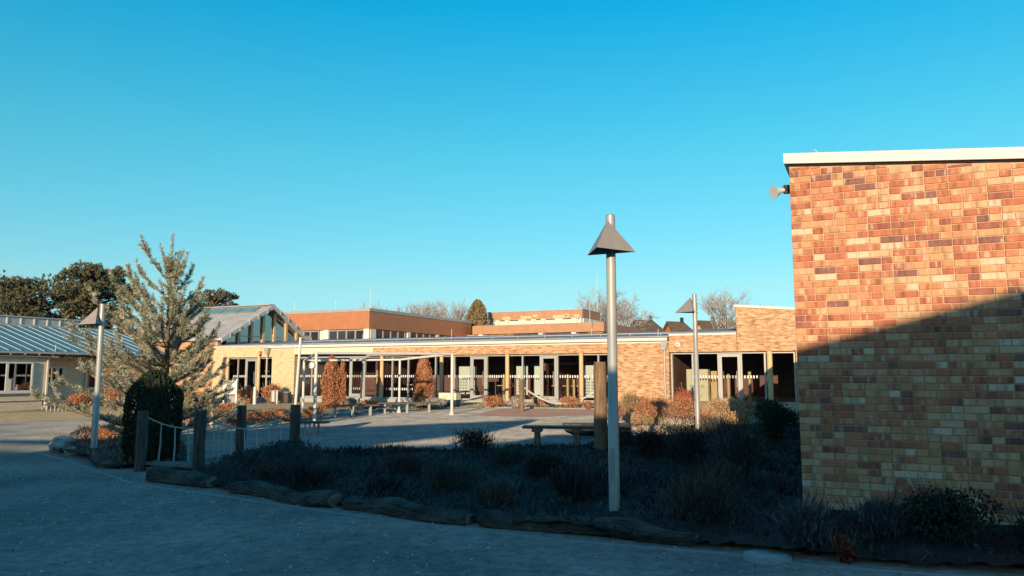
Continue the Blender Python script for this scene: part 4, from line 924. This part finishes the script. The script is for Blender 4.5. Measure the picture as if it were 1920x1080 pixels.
SHR = [
(-14.6, 42.2, 1.62, 1.0, 'rust', 'rusty brown shrub behind the white notice board'),
(-13.2, 41.6, 1.5, 1.14, 'rust', 'rust coloured bush between the bollard light and the pale brick pier'),
(-17.75, 42.8, 1.86, .75, 'rust', 'low reddish shrub left of the white notice board'),
(-8.45, 34.62, .83, .33, 'rust', 'low rusty shrub at the foot of the tall brown cypress beside the porch'),
(-7.2, 33.69, 1.05, .54, 'grey', 'grey green shrub just right of the tall brown cypress pair'),
(-6.23, 34.16, 1.36, .40, 'rust', 'low russet hedge behind the long benches under the white frame'),
(-3.26, 32.12, 1.41, .52, 'silver', 'silvery grey shrub at the foot of the lone brown cypress'),
(-.78, 31.93, 1.13, .56, 'rust', 'pale russet bush before the glazing left of the thin rope post'),
(.13, 30.9, .96, .5, 'frost', 'frosted pale bush beside the thin rope post'),
(2.24, 30.2, 1.3, .52, 'rust', 'russet bush below the sagging rope in front of the glazing'),
(2.92, 29.2, .7, .34, 'rust', 'small russet bush left of the thick timber post'),
(3.95, 25.41, .95, .80, 'olive', 'dry olive brown bush in front of the blank brick panel'),
(3.95, 22.4, 1.35, .80, 'rust', 'large russet bush below the grey downpipe'),
(4.95, 22.2, 1.25, .80, 'rust', 'large russet bush left of the slim lamp post'),
(6.4, 22.84, 1.5, .72, 'pale', 'pale russet bush right of the slim lamp post'),
(3.12, 17.52, .95, .33, 'frost', 'frost whitened low shrub at the edge of the shade'),
(5.75, 19.3, 1.15, .50, 'gold', 'golden brown low shrub at the corner of the big shadow'),
(-23.9, 42.3, 1.83, .78, 'rust', 'russet hedge under the small window of the left building'),
(-22.9, 43.3, 1.35, .95, 'rust', 'taller russet bush at the right end of the left building'),
(-10.48, 19.72, .70, .40, 'rust', 'bright rusty shrub beside the lamp post on the left'),
(-10.0, 20.6, .66, .40, 'rust', 'rusty shrub under the young pine'),
(-10.2, 24.9, .94, .40, 'brown', 'brown tangled shrub behind the rope bridge left of the pale stake'),
(-9.07, 24.58, .98, .42, 'brown', 'brown tangled shrub behind the rope bridge right of the pale stake'),
(-8.69, 26.1, 1.22, .42, 'rust', 'flat rusty shrub seen between the two far bridge posts'),
(-7.65, 25.79, .95, .45, 'rust', 'rusty shrub behind the right hand bridge post'),
(-.69, 14.07, 1.15, .48, 'dark', 'dark spiky bush rising above the bed against the courtyard'),
(-1.83, 13.82, 1.27, .24, 'dark', 'low dark bush at the back of the bed left of the spiky bush'),
(-3.09, 13.89, 1.48, .27, 'dark', 'low dark bush at the back of the bed right of the last bridge post'),
(2.3, 12.96, 1.1, .5, 'dark', 'dark bush in the bed just right of the main lamp post'),
(2.89, 12.08, 1.15, .6, 'dark', 'dark bush in the bed in front of the slim lamp post'),
(3.2, 10.7, .92, .7, 'lav', 'dark bush with bluish tips beside the brick corner'),
(5.25, 15.4, .9, .98, 'evergreen', 'tall dark evergreen bush between the glazing and the brick corner'),
(.47, 11.28, 1.12, .36, 'dark', 'dark bush in the bed in front of the timber bench'),
(1.96, 8.14, .98, .46, 'dry', 'dry stalky clump at the right end of the bed above the log'),
(.74, 9.35, .9, .38, 'dark', 'dark heather clump just left of the foot of the main lamp post'),
(-.84, 10.11, 1.1, .40, 'teal', 'low bluish green clump in the middle of the bed'),
(-2.92, 10.8, 1.15, .36, 'dark', 'dark clump on the slope beside the rope bridge'),
(5.75, 25.2, .85, .95, 'redleaf', 'bright red leaved bush in front of the right hand glazed door'),
(3.1, 22.9, 1.2, .62, 'rust', 'russet bush at the left end of the right hand shrub bed'),
(4.45, 23.4, 1.5, .72, 'rust', 'russet bush in the second row behind the two large russet ones'),
(5.6, 22.0, 1.0, .5, 'pale', 'pale wispy bush just behind the slim lamp post'),
(7.2, 23.8, 1.2, .6, 'rust', 'russet bush at the right end of the right hand shrub bed'),
(4.1, 19.0, 1.0, .34, 'frost', 'frost whitened low shrub left of the slim lamp post foot'),
(4.9, 18.9, .9, .30, 'gold', 'low golden shrub at the right of the slim lamp post foot'),
(5.1, 20.2, 1.0, .42, 'rust', 'low russet shrub behind the slim lamp post foot'),
(3.3, 20.9, 1.1, .42, 'pale', 'low pale russet shrub left of the large russet bushes'),
(4.6, 27.6, 1.2, .6, 'rust', 'russet bush at the foot of the blank brick panel'),
(-7.5, 28.4, 1.1, .42, 'rust', 'low rusty shrub beside the left post of the white pipe frame'),
(-8.9, 28.9, 1.2, .40, 'rust', 'low rusty shrub left of the white pipe frame'),
(-5.6, 31.3, 1.3, .40, 'brown', 'low brown shrub behind the left long bench'),
(-3.5, 30.9, 1.0, .36, 'grey', 'low grey shrub behind the right long bench'),
(-11.0, 28.3, 1.3, .42, 'brown', 'brown tangled shrub on the verge left of the tall plain pole'),
(-12.4, 32.4, 1.6, .5, 'rust', 'wide russet shrub on the verge in front of the notice board'),
(1.2, 31.6, 1.0, .5, 'pale', 'pale russet bush in front of the second glazed door'),
(-1.6, 11.9, .9, .34, 'dry', 'dry twiggy clump in the bed behind the bluish green one'),
(-3.6, 11.7, .8, .30, 'dry', 'dry twiggy clump at the foot of the mound'),
(-.1, 12.6, 1.0, .34, 'teal', 'bluish green clump in front of the spiky bush'),
(1.3, 10.4, .9, .36, 'lav', 'bluish tipped clump behind the main lamp post'),
(2.5, 9.4, .9, .42, 'dry', 'dry stalky clump left of the brick corner'),
(-.2, 9.1, .8, .28, 'dry', 'low dry clump above the right hand log'),
(-1.7, 9.9, .7, .28, 'dark', 'low dark clump above the middle log'),
(3.9, 13.6, 1.0, .55, 'lav', 'bluish tipped bush at the back of the bed near the evergreen'),
(2.1, 15.2, .9, .36, 'dark', 'dark clump at the foot of the thick timber post'),
(4.6, 17.0, 1.0, .42, 'lav', 'bluish tipped bush just in front of the slim lamp post'),
(6.6, 18.4, 1.1, .62, 'evergreen', 'dark evergreen bush right of the golden one'),
(6.9, 20.6, 1.1, .75, 'evergreen', 'dark evergreen bush in the shade below the right hand glazing'),
(3.75, 20.2, .8, .34, 'olive', 'low olive bush between the frosted shrub and the russet ones'),
(2.62, 6.85, .62, .5, 'lav', 'bluish lavender bush at the foot of the brick corner'),
(3.3, 6.95, .78, .52, 'lav', 'lavender bush against the brick wall right of the corner one'),
(3.85, 6.82, .92, .58, 'ivy', 'dark leafy bush with upright sprigs against the brick wall'),
(4.5, 6.55, .75, .48, 'ivy', 'dark leafy bush at the right edge of the picture'),
(2.77, 6.53, .25, .24, 'red', 'small reddish leaved plant in front of the lavender'),
]
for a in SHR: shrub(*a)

def column_tree(label, x, y, w, h, mat, n, lf, name='cypress', cat='cypress', dome=.6, rag=1.0):
    t = thing(name, label, cat, (x, y, gz(x, y)))
    z = rng.uniform(.02, 1, n); k = np.minimum(1, ((1 - z) / (1 - dome)).clip(0, 1)**.55) * (.80 + .20*np.sin(np.minimum(z, .6)/.6*math.pi/2 + .3))
    a = rng.uniform(0, 6.28, n); lump = 1 + rag*(.10*np.sin(5*a + 9*z) + .08*np.sin(3*a - 17*z) + .06*np.sin(9*a + 31*z))
    r = w/2 * k * lump * np.sqrt(rng.uniform(.72 - .12*rag, 1.0 + .12*rag, n))
    C = np.stack([r*np.cos(a), r*np.sin(a), z*h], 1)
    D = np.stack([np.cos(a)*.5, np.sin(a)*.5, np.ones(n)], 1)
    V, F = leaves(C, lf*rng.uniform(1.3, 2.6, n), lf*rng.uniform(.7, 1.2, n), norm(D), .55)
    link('foliage', np_mesh('foliage', V, F, mat), t)
    MB().tube([(0, 0, -.1), (0, 0, h*.85)], [w*.08, w*.03], 8).build('trunk', M['bark'], t, True)
    core = MB().tube([(0, 0, .08), (0, 0, h*.55), (0, 0, h*.8), (0, 0, h*.93)], [w*.27, w*.32, w*.24, w*.08], 12).build('inner_foliage', mat, t)
    return t
column_tree('tall dark clipped juniper in the shade behind the rope bridge', -6.95, 14.75, 1.02, 1.78, M['juniper'], 9000, .036, 'juniper', 'juniper', .74, rag=.25)
column_tree('tall brown cypress beside the porch, wider of the close pair', -8.35, 35.0, .78, 2.42, M['cypress_brown'], 4200, .05)
column_tree('slim brown cypress, narrower of the close pair', -7.85, 35.1, .34, 2.2, M['cypress_brown'], 1800, .05)
column_tree('lone brown cypress in front of the middle glazing', -4.2, 36.0, .95, 2.45, M['cypress_brown'], 4600, .05, dome=.35)
column_tree('rounded olive evergreen tree beyond the orange building', -3.55, 77.0, 2.9, 8.9, M['green_dome'], 6000, .16, 'evergreen_tree', 'tree', .62)

# young pine
def young_pine(label, x, y, H):
    t = thing('pine_tree', label, 'pine tree', (x, y, gz(x, y)))
    MB().tube([(0, 0, -.1), (.03, .02, H*.3), (0, .03, H*.6), (.02, 0, H*.86)], [.09, .07, .045, .018], 9).build('trunk', M['bark'], t, True)
    b0, b1, ra, rb_, sh = [], [], [], [], []
    def shoot(p, d, l): sh.append((np.array(p), np.array(d) / np.linalg.norm(d), l))
    zs = np.concatenate([np.arange(.25, H*.55, .235), np.arange(H*.55, H*.8, .36)])
    for z in zs:
        u = z / H; L0 = 1.85 * (1 - u)**.75 + .18; nbr = 6 if u < .45 else (5 if u < .6 else 3); a0 = rng.uniform(0, 6.28)
        for k in range(nbr):
            a = a0 + 6.283*k/nbr + rng.uniform(-.3, .3); L_ = L0 * rng.uniform(.62, 1.12) * (1.12 - .27*math.cos(a)); el = .02 + 1.0*u**1.2 + rng.uniform(-.15, .18)
            p = np.array([.02, .02, z]); nseg = 5; d = np.array([math.cos(a)*math.cos(el), math.sin(a)*math.cos(el), math.sin(el)])
            for s in range(nseg):
                q = p + d*L_/nseg; b0.append(p); b1.append(q); ra.append(.026*(1 - u)*(1 - s/nseg) + .008); rb_.append(.026*(1 - u)*(1 - (s+1)/nseg) + .006)
                if s >= 1:
                    for sd in (-1, 1):
                        if rng.uniform() < .8:
                            dd = d + sd*.75*np.array([-math.sin(a), math.cos(a), 0]) + np.array([rng.normal()*.3, rng.normal()*.3, .1 + .5*rng.uniform()]); shoot(q, dd, rng.uniform(.14, .34)*(1.1 - .2*u))
                    shoot(p, d + np.array([0, 0, .15]), L_/nseg*1.15)
                    if rng.uniform() < .6: shoot(q, d*.5 + np.array([0, 0, 1.0]), rng.uniform(.18, .34))
                p = q; d = d + np.array([rng.normal()*.10, rng.normal()*.10, .10]); d /= np.linalg.norm(d)
            shoot(p, d + np.array([0, 0, .8]), rng.uniform(.30, .5)); 
    for k in range(10):                   # long candles round the leader
        a = 6.283*k/10 + rng.uniform(-.2, .2); z = H*rng.uniform(.60, .80); tl = rng.uniform(.25, .6)
        shoot((0, 0, z), (tl*math.cos(a), tl*math.sin(a), 1), rng.uniform(.6, .95)); b0.append(np.array([0, 0, z])); b1.append(np.array([tl*math.cos(a)*.5, tl*math.sin(a)*.5, z + .5])); ra.append(.012); rb_.append(.006)
    shoot((0, 0, H*.80), (.02, 0, 1), H*.20)
    V, F = segs(b0, b1, np.array(ra), np.array(rb_), 4); link('branches', np_mesh('branches', V, F, M['bark']), t)
    Cs, Ds = [], []
    for p, d, l in sh:
        n = int(100 * l / .35); u = rng.uniform(0, 1, n)[:, None]; rnd = norm(rng.normal(size=(n, 3))); perp = norm(rnd - (rnd @ d)[:, None]*d)
        D = norm(d*.7 + perp*.9); Cs.append(p + d*l*u + D*.035); Ds.append(D)
    C, D = np.concatenate(Cs), np.concatenate(Ds); n = len(C)
    V, F = leaves(C, rng.uniform(.08, .14, n), rng.uniform(.009, .015, n), D, .2)
    link('needles', np_mesh('needles', V, F, M['needles']), t); return t
young_pine('young frosty green pine with upright shoots left of the rope bridge', -8.85, 19.3, 5.35)

def big_pine(label, x, y, H, spread, z0, n, mat, group='old pines beyond the left roof'):
    t = thing('pine_tree', label, 'pine tree', (x, y, gz(x, y)), 0, group)
    MB().tube([(0, 0, -.2), (.2, 0, H*.5), (-.1, .1, H*.9)], [.28, .2, .06], 9).build('trunk', M['bark'], t, True)
    m = 170; zz = z0 + (H*.95 - z0) * rng.uniform(0, 1, m)**.85; u = (zz - z0) / (H - z0); a = rng.uniform(0, 6.28, m)
    rr = spread/2 * np.sqrt(np.clip(1.02 - (np.abs(u - .38)/.66)**2.2, .02, 1)) * np.sqrt(rng.uniform(.05, .92, m))
    bc = np.stack([rr*np.cos(a), rr*np.sin(a), zz], 1)
    V, F = segs(np.stack([np.zeros(m), np.zeros(m), zz - .12*rr - .3], 1), bc, .06, .025, 4); link('branches', np_mesh('branches', V, F, M['bark']), t)
    sz = rng.uniform(.55, 1.1, m)*spread*.125
    # every clump is a cushion of small tufts with needles fanning out of each tuft
    nt = n // 9; i = rng.integers(0, m, nt); e = norm(rng.normal(size=(nt, 3))); e[:, 2] = np.abs(e[:, 2])*1.1 - .35; e = norm(e)
    T = bc[i] + e * np.stack([sz[i], sz[i], sz[i]*.7], 1) * rng.uniform(.45, 1.0, nt)[:, None]
    T = np.repeat(T, 9, 0); e9 = np.repeat(e, 9, 0); k = len(T)
    D = norm(e9*.8 + np.array([[0, 0, .6]]) + norm(rng.normal(size=(k, 3)))*.8)
    V, F = leaves(T + D*.12, rng.uniform(.20, .34, k), rng.uniform(.045, .085, k), D, .1)
    link('crown', np_mesh('crown', V, F, mat), t); return t
big_pine('broad old pine at the far left beyond the blue roof', -37.2, 57, 9.6, 7.6, 2.6, 60000, M['pine_far'])
big_pine('taller old pine right of the broad one beyond the blue roof', -32.3, 58, 10.6, 6.2, 2.8, 52000, M['pine_far'])
big_pine('small old pine peeping over the grey gabled hall', -24.6, 62, 8.9, 4.4, 3.5, 18000, M['pine_far'])

def bare_tree(label, x, y, H, spread, depth=6, seed=1, tw=.02, group='bare winter trees'):
    r_ = random.Random(seed); t = thing('bare_tree', label, 'tree', (x, y, gz(x, y)), 0, group)
    P0, P1, A, B = [], [], [], []
    def grow(p, d, l, r, dep):
        q = p + d*l; P0.append(tuple(p)); P1.append(tuple(q)); A.append(r); B.append(r*.72)
        if dep == 0: return
        for _ in range(3 if dep > 2 else 3):
            ax = Vector((r_.gauss(0, 1), r_.gauss(0, 1), r_.gauss(0, .5))).normalized()
            nd = (d + ax * (.62 * spread)).normalized(); nd.z += .10; nd.normalize()
            grow(p.lerp(q, r_.uniform(.6, 1)), nd, l * r_.uniform(.62, .86), max(tw*.5, r*.6), dep - 1)
    th = H*.30
    P0.append((0, 0, -.2)); P1.append((0, 0, th)); A.append(H*.022); B.append(H*.017)
    for k in range(4):
        a = 6.28*k/4 + r_.uniform(-.4, .4); grow(Vector((0, 0, th*r_.uniform(.75, 1))), Vector((math.cos(a)*.5*spread, math.sin(a)*.5*spread, 1)).normalized(), H*.20, H*.011, depth - 1)
    grow(Vector((0, 0, th)), Vector((0, 0, 1)), H*.2, H*.012, depth - 1)
    z = max(p[2] for p in P1); s = H / z
    P0 = np.array(P0)*s; P1 = np.array(P1)*s; A = np.array(A); B = np.array(B); big_ = A > H*.006
    V, F = segs(P0[big_], P1[big_], A[big_], B[big_], 5); link('trunk', np_mesh('trunk', V, F, M['bark_grey']), t)
    V, F = segs(P0[~big_], P1[~big_], np.maximum(A[~big_], tw*.6), np.maximum(B[~big_], tw*.4), 3); link('crown', np_mesh('crown', V, F, M['twig']), t)
bare_tree('pale bare tree at the left edge behind the old pine', -50.5, 74, 12.3, .9, 6, 2, .03)
bare_tree('small bare tree behind the mast on the orange roof', -18.3, 96, 11.3, .9, 5, 3, .022)
bare_tree('bare tree beyond the orange roof, leftmost of the group of three', -12.2, 98, 11.3, .7, 6, 4, .02)
bare_tree('bare tree beyond the orange roof, middle of the group of three', -10.6, 97, 10.8, .6, 6, 5, .02)
bare_tree('bare tree beyond the orange roof, right of the group of three', -7.8, 98, 11.6, .7, 6, 6, .02)
bare_tree('big bare tree just left of the main lamp post head pole', 11.0, 93, 12.0, 1.0, 6, 7, .024)
bare_tree('big bare tree just right of the main lamp post pole', 13.4, 92, 11.7, 1.05, 6, 8, .024)
bare_tree('bare tree right of the slim lamp post above the houses', 20.0, 70, 9.1, 1.0, 6, 9, .018)
bare_tree('low bare thicket tree next to the high brick wall', 21.3, 71, 6.8, 1.0, 6, 10, .035)

# ================================================================== UNSEEN WING BEHIND THE CAMERA, ADDED AND SHAPED TO CAST THE SHADE
TS = math.tan(SUN_EL); LB_ = -20.0
SW_ = thing('shade_wing', 'unseen brick wing added behind the viewer, outline shaped to cast the long shade', 'building', (math.sin(SUN_AZ)*LB_, math.cos(SUN_AZ)*LB_, 0), -SUN_AZ)
off = -TS * LB_
def ext(name, pts, dep, mat, y=0.0, z0=-1.5):
    poly = [(pts[0][0], y, z0), (pts[-1][0], y, z0)] + [(s, y, h + off) for s, h in pts[::-1]]
    return MB().prism(poly, (0, -dep, 0)).build(name, mat, SW_)
ext('main_block', [(-10.4, 2.4), (-8.1, 2.62), (-6.4, 2.53), (-3.95, 2.76), (-3.4, 3.06), (-1.63, 3.15), (-.81, 3.01), (.3, 3.13), (1.2, 3.31), (3.28, 3.8), (8, 4.95), (16, 4.95)], 7, M['wingX'], -.05)  # unseen; top outline shaped to give the shade edge on wall and ground
ext('side_block', [(-130, 2.1), (-14.6, 2.17), (-14.0, 2.9), (-12.2, 3.38), (-10.0, 3.5)], 6, M['wingX'])  # unseen; stretched far left to keep low sky out of the glazing's reflections
MB().prism([(s, -.8, h + off) for s, h in ((-10.3, 2.2), (-8.1, 2.58), (-5.0, 3.56), (-4.6, 4.1), (-9.7, 3.53), (-10.3, 3.4))], (0, -1.6, 0)).build('shade_bar', M['zinc'], SW_)  # added slanting bar, casts the slanted shadow band across the courtyard
MB().box(-5.2, -5.05, -1.0, -.85, -1.0, 3.55 + off).build('shade_bar_post', M['steel'], SW_)  # added prop under the slanting bar
MB().box(-40, -14.2, -.3, -.2, 2.44 + off, 2.62 + off).build('roof_bar', M['steel'], SW_)  # added unseen bar, casts the thin shadow stripe at the left
for x in np.arange(-39, -14, 3.5): MB().box(x, x + .06, -.3, -.2, 2.1 + off, 2.438 + off).build('bar_post', M['steel'], SW_)  # added props under the stripe-casting bar
